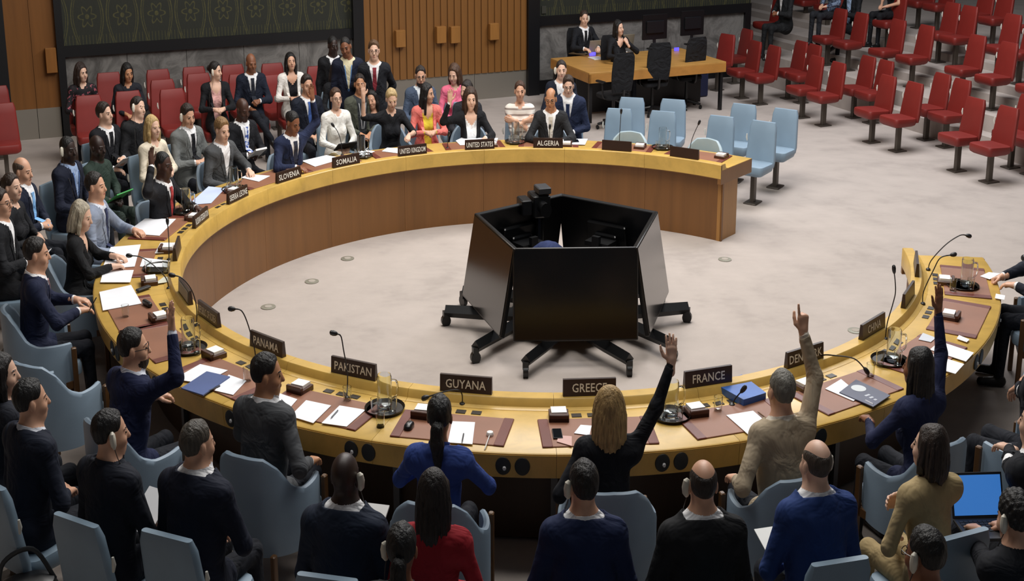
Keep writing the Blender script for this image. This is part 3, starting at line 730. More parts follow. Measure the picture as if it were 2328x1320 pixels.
# door at the left
D = root('door_1', 'tall wooden door with a steel kick plate at the hall\'s left', None, WX + wt[0] * s_d0, WY + wt[1] * s_d0, 0, kind='structure')
def dpart(name, *a, m=None, deep=.05, b=0.):
    g = G(WM); wbox(g, *a, deep, b=b); return g.out(name, m, D)
dm = mat('wood', '#7b4f24', s=(1, 1, .05), n=10.); mid = (s_d0 + s_d1) / 2
dpart('door_leaf', s_d0, mid - .003, .42, ZT, .0, m=dm); dpart('door_leaf', mid + .003, s_d1, .42, ZT, .0, m=dm)
dpart('kick_plate', s_d0 + .02, mid - .004, .0, .42, .006, m=MB_['steel']); dpart('kick_plate', mid + .004, s_d1 - .02, .0, .42, .006, m=MB_['steel'])
s, z = wall_pt(116, 136); dpart('loudspeaker_box', s - .09, s + .09, z - .17, z + .17, .10, m=mat('wood', '#8a5a28', s=(1, 1, .1)), b=.006)
s, z = wall_pt(1236, 22); wpart('wall_switch', s - .05, s + .05, z - .06, z + .06, .02, mat('plain', '#3d3d36'))
# side and rear walls of the hall, out of the picture, that hold the light in
g = G(); g.box((-10.6, 10, 3.5), (.2, 34, 7.6)); tag(g.out('wall_left', mat('wood', '#7a5a38')), 'wood panelled side wall', kind='structure')
g = G(); g.box((22, 20, 3.5), (.2, 46, 7.6)); tag(g.out('wall_right', mat('wood', '#6a5238')), 'wood panelled far side wall', kind='structure')

# ------------------------------------------------------------------ seats
def rounded(wd, dp, r, n=4):
    P = []
    for cx, cy, a0 in ((wd - r, dp - r, 0), (-wd + r, dp - r, 90), (-wd + r, -dp + r, 180), (wd - r, -dp + r, 270)):
        for a in np.linspace(a0, a0 + 90, n): P.append((cx + r * cos(radians(a)), cy + r * sin(radians(a))))
    return P
def fixed_seat(x, y, yaw, colr, label, group, z0=0., post='#5a534c', lod=0, name='fixed_seat', hook=True):
    M = frame(x, y, z0, yaw); r = root(name, label, 'seat', x, y, z0, group)
    m = mat('leather', colr, r=.5)
    g = G(M); R = []
    for zz, k in ((.355, .80), (.375, .95), (.40, 1.0), (.44, 1.0), (.458, .97), (.465, .88)): R.append([(px * k, .06 + py * k, zz + (.012 if py > .1 else 0) * (zz > .42)) for px, py in rounded(.235, .235, .07)])
    g.rings(R).out('seat', m, r)
    g = G(M); R = []                      # back: rounded slab leaning 10 degrees, narrower at the top, hollow in plan
    for t in np.linspace(0, 1, 9):
        z = .40 + .50 * t; e = 1.0 if 0.04 < t < .93 else (.93 if t < .5 else (.90 if t > .99 else .97)); th = .036 * (1 if t < .93 else .62 if t > .99 else .85); wd = (.235 - .035 * t) * e
        yb = -.185 - .09 * t; R.append([(px, yb + py - .09 * (.055 - px * px) * (1 if True else 0), z) for px, py in [(q[0], q[1]) for q in rounded(wd, th, min(th * .9, .032))]])
    g.rings(R).out('backrest', m, r)
    g = G(M); pm = mat('metal', post, r=.5, m=.5); g.box((0, .02, .18), (.065, .095, .35), b=.008); g.box((0, .02, .345), (.20, .22, .02)); g.out('post', pm, r)
    g = G(M); g.box((0, .02, .008), (.20, .26, .016), b=.006); g.out('base_plate', pm, r)
    if hook:
        g = G(M); g.tube([(.236, -.235, .66), (.246, -.235, .70), (.244, -.238, .74)], [.008, .014, .008], 8).out('earpiece_holder', mat('plain', '#d8d6cc'), r)
    return r
def armchair(x, y, yaw, label, group, colr='#8497a8', outer='#4b5a6c'):
    """tub armchair: one shell that rises to a round back and drops to the arms, on a wooden frame"""
    M = frame(x, y, 0, yaw); r = root('armchair', label, 'armchair', x, y, 0, group); m = mat('leather', colr, r=.5); mo = mat('leather', colr, r=.55); wm = mat('wood', '#5d4024')
    def shell(inner, outer_, z0, lift=0., zt=None):
        R = []; 
        for a in np.linspace(-128, 128, 45):
            t = abs(a); A = radians(a - 90); hgt = np.interp(t, [0, 30, 48, 66, 84, 128], [.875, .865, .80, .685, .645, .625])
            sq = .85 + .15 * abs(cos(2 * radians(a))); rx, ry = .335, .315
            def p(k, z): return (rx * k * cos(A), .03 + ry * k * sin(A) + (.0 if t < 95 else (t - 95) / 33. * .06), z)
            tp = hgt + lift
            R.append([p(inner, z0), p(outer_ - .02 * 0, z0), p(outer_, tp - .035), p(outer_ - .02, tp - .008), p((inner + outer_) / 2, tp), p(inner + .02, tp - .008), p(inner, tp - .035)])
        return R
    g = G(M); g.rings(shell(.84, 1.0, .30)).out('shell', m, r, smooth=50)
    g = G(M); R = []
    for zz, k in ((.36, .9), (.38, 1.), (.44, 1.), (.46, .96), (.468, .85)): R.append([(px * k, .085 + py * k, zz) for px, py in rounded(.265, .27, .08)])
    g.rings(R).out('seat', m, r)
    g = G(M)
    R2 = []
    g.box((0, .28, .33), (.54, .04, .055)); g.box((0, -.22, .335), (.30, .04, .05))
    for sd in (-1, 1): g.box((sd * .285, .11, .325), (.035, .34, .05))
    g.out('wooden_frame', wm, r)
    for sx_, sy in ((-1, 1), (1, 1), (-1, -1), (1, -1)):
        g = G(M); xx, yy = (sx_ * .30, .29) if sy > 0 else (sx_ * .235, -.27); top = .60 if sy > 0 else .34
        g.box((xx, yy, top / 2), (.038, .045, top), b=.006); g.out('leg', wm, r)
    return r
def office_chair(x, y, yaw, label, group):
    M = frame(x, y, 0, yaw); r = root('office_chair', label, 'office chair', x, y, 0, group); m = mat('cloth', '#16171a'); pm = mat('plain', '#101113', r=.4)
    g = G(M); R = [];
    for zz, k in ((.44, .9), (.46, 1.), (.50, 1.), (.515, .9)): R.append([(px * k, .04 + py * k, zz) for px, py in rounded(.25, .24, .09)])
    g.rings(R).out('seat', m, r)
    g = G(M); R = []
    for t in np.linspace(0, 1, 10):
        wd = (.20 + .05 * sin(pi * min(1, t * .75 + .12))) * (1 if t < .92 else .86); z = .56 + .56 * t; R.append([(px, -.24 - .07 * t + py + .35 * px * px, z) for px, py in rounded(wd, .018, .016)])
    g.rings(R).out('backrest', m, r)
    g = G(M); g.tube([(0, .02, .10), (0, .02, .44)], [.032, .028], 10); g.tube(smooth_path([(0, -.02, .43), (0, -.24, .44), (0, -.29, .60)]), .025, 8); g.out('column', pm, r)
    for sd in (-1, 1):
        g = G(M); g.tube(smooth_path([(sd * .24, -.05, .46), (sd * .29, -.05, .50), (sd * .29, -.02, .68)]), .016, 8); g.box((sd * .29, .03, .695), (.07, .25, .03), b=.01); g.out('armrest', pm, r)
    for k in range(5):
        a = radians(72 * k + 18); c, s = cos(a), sin(a); g = G(M); g.tube([(c * .03, .02 + s * .03, .115), (c * .30, .02 + s * .30, .075)], [.028, .018], 8); o = g.out('base_leg', pm, r)
        g = G(M); g.tube([(c * .30 - s * .022, .02 + s * .30 + c * .022, .03), (c * .30 + s * .022, .02 + s * .30 - c * .022, .03)], .03, 10); g.out('caster', pm, o)
    return r
# ------------------------------------------------------------------ ring table
A0, A1 = radians(50.3), radians(354.2)
ZL, ZTOP = .82, .762
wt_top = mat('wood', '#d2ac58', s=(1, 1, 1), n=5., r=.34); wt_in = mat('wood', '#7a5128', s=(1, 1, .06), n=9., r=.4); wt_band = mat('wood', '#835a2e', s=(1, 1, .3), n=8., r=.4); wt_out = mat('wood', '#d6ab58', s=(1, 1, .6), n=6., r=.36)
TB = root('council_table', 'large ring-shaped wooden council table, open towards the red seats', 'table', CX, CY, 0)
NS = 18
for i in range(NS):
    a, b = A0 + (A1 - A0) * i / NS + .0003, A0 + (A1 - A0) * (i + 1) / NS - .0003
    g = G(); g.arc(a, b, [(3.93, ZTOP - .04), (4.585, ZTOP - .04), (4.60, ZTOP - .006), (4.592, ZTOP), (3.945, ZTOP), (3.93, ZTOP)]); g.out('top_section', wt_top, TB, 60)
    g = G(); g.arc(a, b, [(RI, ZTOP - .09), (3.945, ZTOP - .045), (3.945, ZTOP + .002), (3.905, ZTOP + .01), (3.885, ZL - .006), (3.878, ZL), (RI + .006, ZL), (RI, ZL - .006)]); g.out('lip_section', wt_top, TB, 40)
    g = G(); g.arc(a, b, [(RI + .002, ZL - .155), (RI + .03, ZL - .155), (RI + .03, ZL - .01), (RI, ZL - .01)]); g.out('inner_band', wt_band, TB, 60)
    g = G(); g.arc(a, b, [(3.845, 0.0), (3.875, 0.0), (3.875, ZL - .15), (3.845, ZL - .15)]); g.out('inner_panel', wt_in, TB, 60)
    g = G(); g.arc(a, b, [(4.552, ZTOP - .155), (4.592, ZTOP - .150), (4.605, ZTOP - .012), (4.56, ZTOP - .012)]); g.out('outer_fascia', wt_out, TB, 60)
g = G(); g.arc(A0 + .02, A1 - .02, [(4.10, .03), (4.13, .03), (4.13, ZTOP - .045), (4.10, ZTOP - .045)]); g.out('under_shade_panel', mat('wood', '#3a2616'), TB, 60)  # panel in darkened wood: the shade under the tabletop put into its colour
for i in range(1, NS):
    a = A0 + (A1 - A0) * i / NS; x, y = rp(4.15, a); g = G(frame(x, y, 0, a)); g.box((0, 0, .36), (.04, .05, .72)); g.out('support_post', mat('metal', '#6f7175', r=.5, m=.6), TB)
for a, sg in ((A0, 1), (A1, -1)):
    x, y = rp(4.0, a + sg * .012); g = G(frame(x, y, 0, a)); g.box((.055, 0, .335), (.43, .05, .67)); g.out('end_panel', wt_in if sg < 0 else mat('wood', '#a5763c', s=(1, 1, .06), n=9.), TB)
    x, y = rp(4.19, a + sg * .006); g = G(frame(x, y, 0, a)); g.box((0, 0, ZTOP - .078), (.83, .052, .150), b=.004); g.out('end_fascia', wt_band, TB)

# ------------------------------------------------------------------ places at the table
PL = [('', 1557, 358, 'blank', 'outermost seat of the far arm'), ('', 1403, 341, 'blank', 'seat next to ALGERIA'), ('ALGERIA', 1246, 336), ('UNITED STATES', 1090, 338), ('UNITED KINGDOM', 938, 352), ('SOMALIA', 793, 378), ('SLOVENIA', 660, 410),
      ('SIERRA LEONE', 547, 455), ('RUSSIAN FEDERATION', 462, 507), ('', 412, 578, 'plain', 'the grey-haired woman\'s seat'), ('', 432, 675, 'plain', 'the head seat'), ('REPUBLIC OF KOREA', 478, 728), ('PANAMA', 610, 797), ('PAKISTAN', 808, 852),
      ('GUYANA', 1060, 890), ('GREECE', 1338, 892), ('FRANCE', 1605, 870), ('DENMARK', 1828, 824), ('CHINA', 1983, 757), ('', 2062, 684, 'blank', 'seat after CHINA'), ('', 2084, 614, 'blank', 'seat at the near arm\'s tip')]
SEATS = []; plate_m = mat('wood', '#33221a', s=(1, .3, 1), n=20., r=.35); let_m = mat('plain', '#e9e4d8', r=.6)
pad_m = mat('leather', '#8d5d44', r=.5); band_m = mat('leather', '#6b3226', r=.4); but_m = mat('plain', '#2b2622', r=.35)
for i, p in enumerate(PL):
    nm = p[0]; a = pol(p[1], p[2], ZL)[1]; ref = ('the %s nameplate' % nm) if nm else p[4]; SEATS.append((a, ref))
    x, y = rp(RI + .055, a); M = frame(x, y, ZL, a + pi / 2)          # x: to the left as seen from the delegate, y: towards the centre... 
    lab = 'dark wooden nameplate lettered %s on the table lip' % nm if nm else ('dark nameplate without lettering at ' + p[4] if p[3] == 'blank' else 'nameplate with a pale blank face at ' + p[4])
    r = root('nameplate', lab, 'nameplate', x, y, ZL, 'country nameplates')
    g = G(M); R = []
    for zz, k in ((0, .0), (.105, .0)): R.append([(-.205, -.022 + zz * .10, zz), (.205, -.022 + zz * .10, zz), (.205, .022 - zz * .10, zz), (-.205, .022 - zz * .10, zz)])
    g.rings(R).out('plate', plate_m, r)
    if nm:
        for sd in (-1, 1):
            g = G(M); text_mesh(g, nm, .054, lambda X, Y, Z, sd=sd: (sd * X * -1 if sd > 0 else X, sd * (.0225 - .10 * (Y + .0525)) + sd * Z, Y + .0525), .37); g.out('lettering', let_m, r)
    elif p[3] == 'plain':
        g = G(M); g.box((0, -.0205, .053), (.36, .004, .075), R=rot('x', -.1)); g.out('card', mat('paper', '#a9a499'), r)
    # leather pad
    x, y = rp(4.29, a); M2 = frame(x, y, ZTOP, a + pi / 2); r = root('desk_pad', 'brown leather desk pad with maroon side bands behind ' + ref, 'desk pad', x, y, ZTOP, 'leather desk pads')
    g = G(M2); g.box((0, 0, .004), (.84, .42, .008), b=.003); g.out('pad', pad_m, r)
    for sd in (-1, 1): g = G(M2); g.box((sd * .385, 0, .0055), (.078, .425, .010), b=.004); g.out('side_band', band_m, r)
    # button plates set into the top
    for k in (-1, 0, 1):
        x, y = rp(4.02, a + k * .030); g = G(frame(x, y, ZTOP, a + pi / 2)); g.box((0, 0, .002), (.075, .055, .005)); o = g.out('button_plate', but_m, TB)
    # pair of loudspeaker discs on the fascia, beside each place
    for k in (0, 1):
        an = a + radians(5.4) + k * .030; x, y = rp(4.603, an); g = G(frame(x, y, ZTOP - .078, an)); g.lathe([(.0, -.01), (.052, -.01), (.056, -.004), (.052, .004), (.044, .006), (.0, .005)], 20, R=rot('y', pi / 2)); o = g.out('loudspeaker_disc', mat('plain', '#222526', r=.5), TB)
        if k == 0: g = G(frame(x, y, ZTOP - .078, an)); g.lathe([(0, .005), (.014, .005), (.010, .016), (0, .016)], 8, c=(0, .01, -.012), R=rot('y', pi / 2)); g.out('plug', mat('plain', '#d8d8d8'), o)
def onY(u, v, Y):
    """point at depth Y on the sight line"""
    a = (v - 660) / FPX; k = Y / (cT - a * sT); return np.array([(u - 1164) / FX * k, Y, HC - k * (sT + a * cT)])
mic_m = mat('plain', '#18181a', r=.4)
for lab, pts in [('at PAKISTAN, slender and upright with a hooked tip', [(788, 905), (790, 850), (781, 795), (775, 764), (764, 758)]), ('at PANAMA, curving out over the floor', [(583, 832), (578, 790), (563, 735), (549, 706), (532, 702)]),
                 ('at GUYANA, bent flat along the table', [(1051, 920, .765), (1050, 895, .84), (1038, 886, .87), (1006, 891, .86), (972, 902, .83)]), ('at FRANCE, in front of the blue folder', [(1664, 922), (1670, 908), (1678, 898), (1686, 889)]),
                 ('at DENMARK, bent low over the table', [(1868, 828, .765), (1869, 808, .84), (1900, 808, .88), (1942, 815, .88), (1966, 838, .82)]), ('at CHINA, tall and upright', [(2013, 772), (2017, 735), (2030, 690), (2036, 660), (2033, 618)]),
                 ('after CHINA, leaning right with a flat tip', [(2098, 692), (2100, 662), (2123, 612), (2138, 586), (2163, 579)]), ('at the near arm\'s tip, longest one', [(2110, 614), (2117, 592), (2150, 556), (2182, 535), (2198, 535)]),
                 ('at REPUBLIC OF KOREA, under the raised hand', [(446, 742), (447, 700), (436, 660), (414, 632), (396, 626)]), ('at the head seat, arching over the papers', [(384, 657), (376, 630), (346, 600), (320, 584), (298, 581)]),
                 ('beside the grey-haired woman, thin and straight', [(384, 592), (384, 550), (381, 508)]), ('at SOMALIA, thin and curved', [(778, 354), (775, 322), (768, 300), (759, 287)]), ('at UNITED KINGDOM, short and dark', [(1017, 338), (1018, 322), (1020, 308)]),
                 ('at ALGERIA, before the man in the dark suit', [(1248, 331), (1249, 312), (1250, 292)]), ('at the seat next to ALGERIA, straight', [(1408, 337), (1409, 300), (1412, 257)]), ('at the outermost far seat, leaning right', [(1566, 349), (1574, 314), (1588, 282)])]:
    X, Y = at(pts[0][0], pts[0][1], ZTOP); P3 = np.array([onY(q[0], q[1], Y) if len(q) == 2 else (*at(*q), q[2]) for q in pts]); P3[0][2] = ZTOP
    r = root('microphone', 'gooseneck microphone ' + lab, 'microphone', X, Y, ZTOP, 'gooseneck microphones')
    Pth = smooth_path(P3, 6); g = G(); g.tube(Pth, .0048, 7).out('gooseneck', mic_m, r)
    d = unit(Pth[-1] - Pth[-3]); g = G(); g.tube([Pth[-1] - d * .012, Pth[-1], Pth[-1] + d * .022, Pth[-1] + d * .042, Pth[-1] + d * .050], [.007, .014, .018, .015, .006], 10).out('head', mic_m, r)
    g = G(frame(X, Y, ZTOP)); g.lathe([(0, 0), (.024, 0), (.022, .012), (.009, .02), (0, .02)], 12).out('base', mic_m, r)
# trays with carafe and glasses
glass_m = mat('glass', '#f2f6f6'); tray_m = mat('metal', '#2a2622', r=.3, m=.3); silver = mat('metal', '#b9b4a8', r=.28, m=.8)
def carafe(u, v, lab, z=None):
    X, Y = at(u, v, ZTOP + .015); r = root('water_carafe', 'clear glass water carafe ' + lab, 'carafe', X, Y, ZTOP + .012, 'water carafes')
    g = G(frame(X, Y, ZTOP + .012)); g.lathe([(0, .0), (.052, .0), (.056, .02), (.056, .20), (.050, .215), (.050, .215), (.053, .20), (.053, .02), (.0, .012)], 18); g.out('jug', glass_m, r)
    g = G(frame(X, Y, ZTOP + .012)); g.tube(smooth_path([(.054, 0, .18), (.095, 0, .17), (.095, 0, .09), (.054, 0, .06)], 5), .007, 7); g.out('handle', glass_m, r)
def tumbler(u, v, lab, z=.0):
    X, Y = at(u, v, ZTOP + z); r = root('tumbler', 'small drinking glass ' + lab, 'glass', X, Y, ZTOP + z, 'drinking glasses')
    g = G(frame(X, Y, ZTOP + z)); g.lathe([(0, 0), (.030, 0), (.034, .095), (.031, .095), (.027, .012), (0, .010)], 14); g.out('cup', glass_m, r)
def tray(u, v, lab, rr=.155):
    X, Y = at(u, v, ZTOP); r = root('tray', 'round dark serving tray ' + lab, 'tray', X, Y, ZTOP, 'round serving trays')
    g = G(frame(X, Y, ZTOP)); g.lathe([(0, 0), (rr * .9, 0), (rr, .022), (rr * .985, .024), (rr * .89, .008), (0, .008)], 28); g.out('dish', tray_m, r)
for u, v, lab in [(875, 931, 'between PAKISTAN and GUYANA'), (1525, 946, 'between GREECE and FRANCE'), (2022, 822, 'between DENMARK and CHINA'), (430, 795, 'at the seat before PANAMA'), (2188, 652, 'between the two right blank seats'), (360, 612, 'by the grey-haired woman'),
                  (425, 484, 'near RUSSIAN FEDERATION'), (533, 432, 'behind SIERRA LEONE'), (822, 356, 'beside SOMALIA'), (1172, 324, 'between UNITED STATES and ALGERIA'), (1506, 337, 'between the two blank far seats')]:
    tray(u, v, lab)
    if u not in (360,): carafe(u + (8 if u > 2000 else 0), v - 4, 'on the tray ' + lab)
    for k, (du, dv) in enumerate([(-22, 8), (18, 8)] if v > 500 else [(-10, 3), (11, 3)]): tumbler(u + du, v + dv, ('left' if k == 0 else 'right') + ' of the carafe on the tray ' + lab, .010)
for u, v, lab in [(790, 912, 'behind the PAKISTAN microphone'), (865, 970, 'at the table edge below the GUYANA tray'), (1632, 935, 'next to the blue folder'), (1978, 858, 'beside the dark blue brochure'), (563, 868, 'beside the PANAMA papers'), (286, 722, 'at the head seat\'s pad corner')]: tumbler(u, v, lab)
# card boxes
for u, v, lab in [(682, 889, 'by PAKISTAN'), (962, 946, 'by GUYANA'), (1270, 952, 'by GREECE'), (1582, 942, 'by FRANCE'), (487, 812, 'by PANAMA'), (362, 729, 'at the seat before PANAMA'), (340, 645, 'at the head seat'), (1832, 886, 'by DENMARK, half hidden behind the raised arm'), (2160, 725, 'after CHINA'), (2150, 645, 'at the near arm\'s tip'), (380, 572, 'by the grey-haired woman'),
                  (440, 500, 'by RUSSIAN FEDERATION'), (530, 440, 'by SIERRA LEONE'), (668, 396, 'by SLOVENIA'), (1118, 333, 'by UNITED STATES'), (1288, 333, 'by ALGERIA'), (1455, 338, 'at the seat next to ALGERIA'), (1640, 360, 'at the outermost far seat')]:
    X, Y = at(u, v, ZTOP); a = atan2(Y - CY, X - CX) + pi / 2; r = root('card_box', 'small brown box of white note cards ' + lab, 'card box', X, Y, ZTOP, 'note card boxes'); M = frame(X, Y, ZTOP, a)
    g = G(M); g.box((0, 0, .018), (.15, .16, .036), b=.004); g.box((0, -.065, .030), (.15, .03, .05), b=.004); g.out('box', mat('wood', '#4a2a1c', n=16.), r)
    g = G(M); g.box((0, .012, .045), (.115, .10, .022), R=rot('z', .05)); g.out('cards', MB_['white'], r)
# papers, folders, devices
def sheet(c, lab, m='#f4f6fb', h=.003, name='paper', cat='paper', z=None, kind='paper', extra=None):
    z = ZTOP + .0108 if z is None else z; P = [(*at(u, v, z), z) for u, v in c]; g = G(); ar = sum(P[i][0] * P[(i + 1) % len(P)][1] - P[(i + 1) % len(P)][0] * P[i][1] for i in range(len(P)))
    if ar < 0: P = P[::-1]
    g.poly(P, h); return tag(g.out(name, mat(kind, m)), lab, cat)
Z2 = ZTOP + .0142
sheet([(395, 862), (455, 828), (518, 842), (462, 872)], 'white sheets half under the blue folder at PANAMA'); sheet([(488, 888), (520, 852), (560, 866), (530, 898)], 'white torn sheets right of the blue folder at PANAMA')
sheet([(412, 884), (470, 846), (523, 858), (462, 900)], 'flat blue folder at PANAMA', '#44598f', .008, 'folder', 'folder', Z2, 'leather')
sheet([(619, 898), (632, 893), (676, 908), (650, 938), (621, 920)], 'white sheet behind the man with the earpiece at PAKISTAN'); sheet([(660, 946), (696, 910), (753, 922), (712, 962)], 'middle white sheet on the PAKISTAN pad'); sheet([(731, 962), (772, 922), (831, 932), (788, 970)], 'white sheet carrying a pen at PAKISTAN')
sheet([(1018, 1006), (1028, 958), (1080, 960), (1074, 1010)], 'white sheet beside the ponytail at GUYANA'); sheet([(1305, 985), (1320, 966), (1345, 968), (1340, 990)], 'white sheet at the blonde woman\'s left elbow'); sheet([(1266, 1004), (1270, 990), (1300, 992), (1300, 1014)], 'pink leaflet at the GREECE seat', '#d8b0a8')
sheet([(1651, 944), (1712, 934), (1758, 973), (1700, 987)], 'white sheet in front of the man in the beige jacket'); sheet([(1622, 886), (1686, 866), (1741, 908), (1690, 924)], 'thick blue zipped folder at FRANCE', '#2f63b4', .045, 'zip_folder', 'folder', ZTOP + .004, 'leather')
sheet([(1876, 884), (1912, 862), (1958, 900), (1940, 912)], 'white sheet under the dark blue brochure at DENMARK')
br = sheet([(1908, 893), (1946, 864), (2024, 900), (1985, 926)], 'dark blue brochure with a white disc at DENMARK', '#2c3350', .006, 'brochure', 'brochure', Z2, 'leather')
def on_sheet(parent, name, g, m): return g.out(name, m, parent)
g = G(); c0 = at(1952, 882, Z2 + .0062); g.lathe([(0, 0), (.058, 0), (.058, .0008), (0, .0008)], 24, (c0[0], c0[1], Z2 + .0062)); g.out('round_emblem', mat('paper', '#d9dfe2'), br)
g = G()
for k in range(3): c1 = at(1972 + 9 * k, 898 + 5 * k, Z2 + .0062); g.box((c1[0], c1[1], Z2 + .0066), (.05 - .012 * k, .022, .0008), R=rot('z', .5))
g.out('printed_lines', mat('paper', '#c8ccd6'), br)
sheet([(2114, 795), (2136, 776), (2214, 802), (2196, 822)], 'upper white sheet at CHINA'); sheet([(2090, 826), (2112, 803), (2192, 828), (2172, 850)], 'lower white sheet at CHINA'); sheet([(2088, 772), (2098, 757), (2128, 768), (2116, 778)], 'folded spectacle leaflet at CHINA', '#cfd4dc')
sheet([(2228, 628), (2248, 619), (2274, 622), (2250, 635)], 'small white note under the writing hand'); sheet([(2262, 678), (2264, 668), (2285, 672), (2283, 682)], 'white card at the table edge after CHINA'); sheet([(2175, 770), (2180, 762), (2204, 772), (2198, 778)], 'white slip between the two right pads')
sheet([(226, 664), (298, 648), (322, 690), (234, 706)], 'white document in front of the man in navy at the head seat'); sheet([(228, 642), (235, 616), (304, 614), (296, 642)], 'narrow white sheet below the large document'); sheet([(232, 612), (252, 562), (320, 556), (306, 606)], 'large white document before the grey-haired woman'); sheet([(318, 606), (325, 586), (398, 594), (390, 608)], 'white sheets behind the tray by the grey-haired woman')
sheet([(352, 576), (365, 552), (418, 552), (410, 572)], 'white sheet against the lip by the grey-haired woman'); sheet([(350, 646), (372, 630), (402, 628), (390, 640)], 'printed programme beside the head seat microphone', '#cfd0c0')
sheet([(285, 530), (330, 497), (400, 498), (362, 536)], 'white document before the man in the pale suit'); sheet([(428, 466), (474, 424), (512, 428), (480, 462)], 'pale blue document before the man raising his right hand', '#c6d4f2'); sheet([(548, 404), (566, 396), (614, 400), (588, 413)], 'white sheet before the grey suited man at SLOVENIA')
sheet([(686, 366), (742, 353), (782, 360), (716, 379)], 'white document at SOMALIA'); sheet([(806, 349), (822, 340), (852, 344), (836, 352)], 'white sheet beside the SOMALIA tray'); sheet([(868, 344), (880, 336), (925, 338), (908, 349)], 'white sheet under the UNITED KINGDOM hands'); sheet([(932, 338), (940, 330), (968, 334), (960, 342)], 'small white note right of the UNITED KINGDOM hands')
sheet([(1036, 320), (1050, 313), (1132, 314), (1128, 328), (1046, 330)], 'wide white document at UNITED STATES'); sheet([(1228, 328), (1232, 322), (1268, 322), (1266, 329)], 'white note in front of the ALGERIA man'); sheet([(1288, 328), (1296, 316), (1336, 316), (1330, 329)], 'white sheet with a phone, right of ALGERIA')
def dev(name, lab, cat, u, v, dim, m, ang=0., z=None, extra=None):
    z = ZTOP + .009 if z is None else z; X, Y = at(u, v, z); a = atan2(Y - CY, X - CX) + pi / 2 + ang; r = root(name, lab, cat, X, Y, z); M = frame(X, Y, z, a)
    g = G(M); g.box((0, 0, dim[2] / 2), dim, b=min(dim) * .25); g.out('body', m, r)
    if extra: extra(M, r)
    return r
def phone_x(M, r): g = G(M); g.box((0, 0, .0095), (.062, .135, .001)); g.out('screen', mat('plain', '#0a0b0d', r=.1), r)
dev('mobile_phone', 'black mobile phone on the GREECE pad', 'phone', 1267, 987, (.07, .145, .009), mat('plain', '#1a1a1c'), .05, None, phone_x)
dev('mobile_phone', 'dark phone on the white sheet right of ALGERIA', 'phone', 1310, 321, (.07, .13, .009), mat('plain', '#15151a'), .2, ZTOP + .013, phone_x); dev('remote_control', 'black remote beside the head seat document', 'remote', 326, 658, (.05, .15, .018), mat('plain', '#232326'), .6); dev('stapler', 'small dark stapler at the head seat', 'stapler', 335, 695, (.14, .04, .04), mat('plain', '#1c1a1a'), .3)
def mouse_x(M, r): g = G(M); g.box((0, .025, .031), (.010, .025, .006), b=.002); g.out('wheel', mat('plain', '#50504e'), r)
X, Y = at(930, 975, ZTOP); r = root('computer_mouse', 'black computer mouse on the GUYANA pad', 'mouse', X, Y, ZTOP + .008); M = frame(X, Y, ZTOP + .008, atan2(Y - CY, X - CX) + pi / 2)
g = G(M); g.rings([[(px * k, py * k, zz) for px, py in rounded(.032, .055, .028)] for zz, k in ((0, .95), (.012, 1.), (.024, .9), (.033, .6), (.036, .25))]).out('shell', mat('plain', '#1b1b1d', r=.3), r); mouse_x(M, r)
X, Y = at(1114, 992, ZTOP); r = root('cable_adapter', 'round white cable adapter on the GUYANA pad', 'adapter', X, Y, ZTOP + .008); g = G(frame(X, Y, ZTOP + .008)); g.lathe([(0, 0), (.026, 0), (.028, .012), (.022, .022), (0, .022)], 14).out('disc', mat('plain', '#efefec'), r)
e1 = at(1103, 1022, ZTOP); P3 = [(X, Y, ZTOP + .015), (*e1, ZTOP + .01), (*at(1100, 1035, ZTOP - .05), ZTOP - .05), (*at(1095, 1085, .6), .60)]; g = G(); g.tube(smooth_path(P3), .0045, 6).out('cable', mat('plain', '#dcdcd8'), r)
for u0, v0, u1, v1, lab, c in [(752, 950, 768, 932, 'grey pen on a PAKISTAN sheet', '#6d6f72'), (1050, 1006, 1054, 985, 'thin dark pen on the GUYANA sheet', '#3a3a3c'), (1722, 935, 1745, 952, 'brown pencil right of the sheet at FRANCE', '#6b4a2a'), (1965, 908, 1985, 918, 'white pen on the dark blue brochure', '#e0e0e2'), (470, 890, 500, 876, 'dark pen across the papers at PANAMA', '#1d2230')]:
    a_, b_ = at(u0, v0, Z2 + .006), at(u1, v1, Z2 + .006); zz = Z2 + .005
    r = root('pen', lab, 'pen', a_[0], a_[1], zz); d = np.array([b_[0] - a_[0], b_[1] - a_[1], 0]); g = G(); A_ = np.array([*a_, zz]); g.tube([A_ + d * .12, A_ + d], .005, 7).out('barrel', mat('plain', c), r); g = G(); g.tube([A_, A_ + d * .12], [.0012, .0045], 7).out('tip', mat('metal', '#999999'), r)
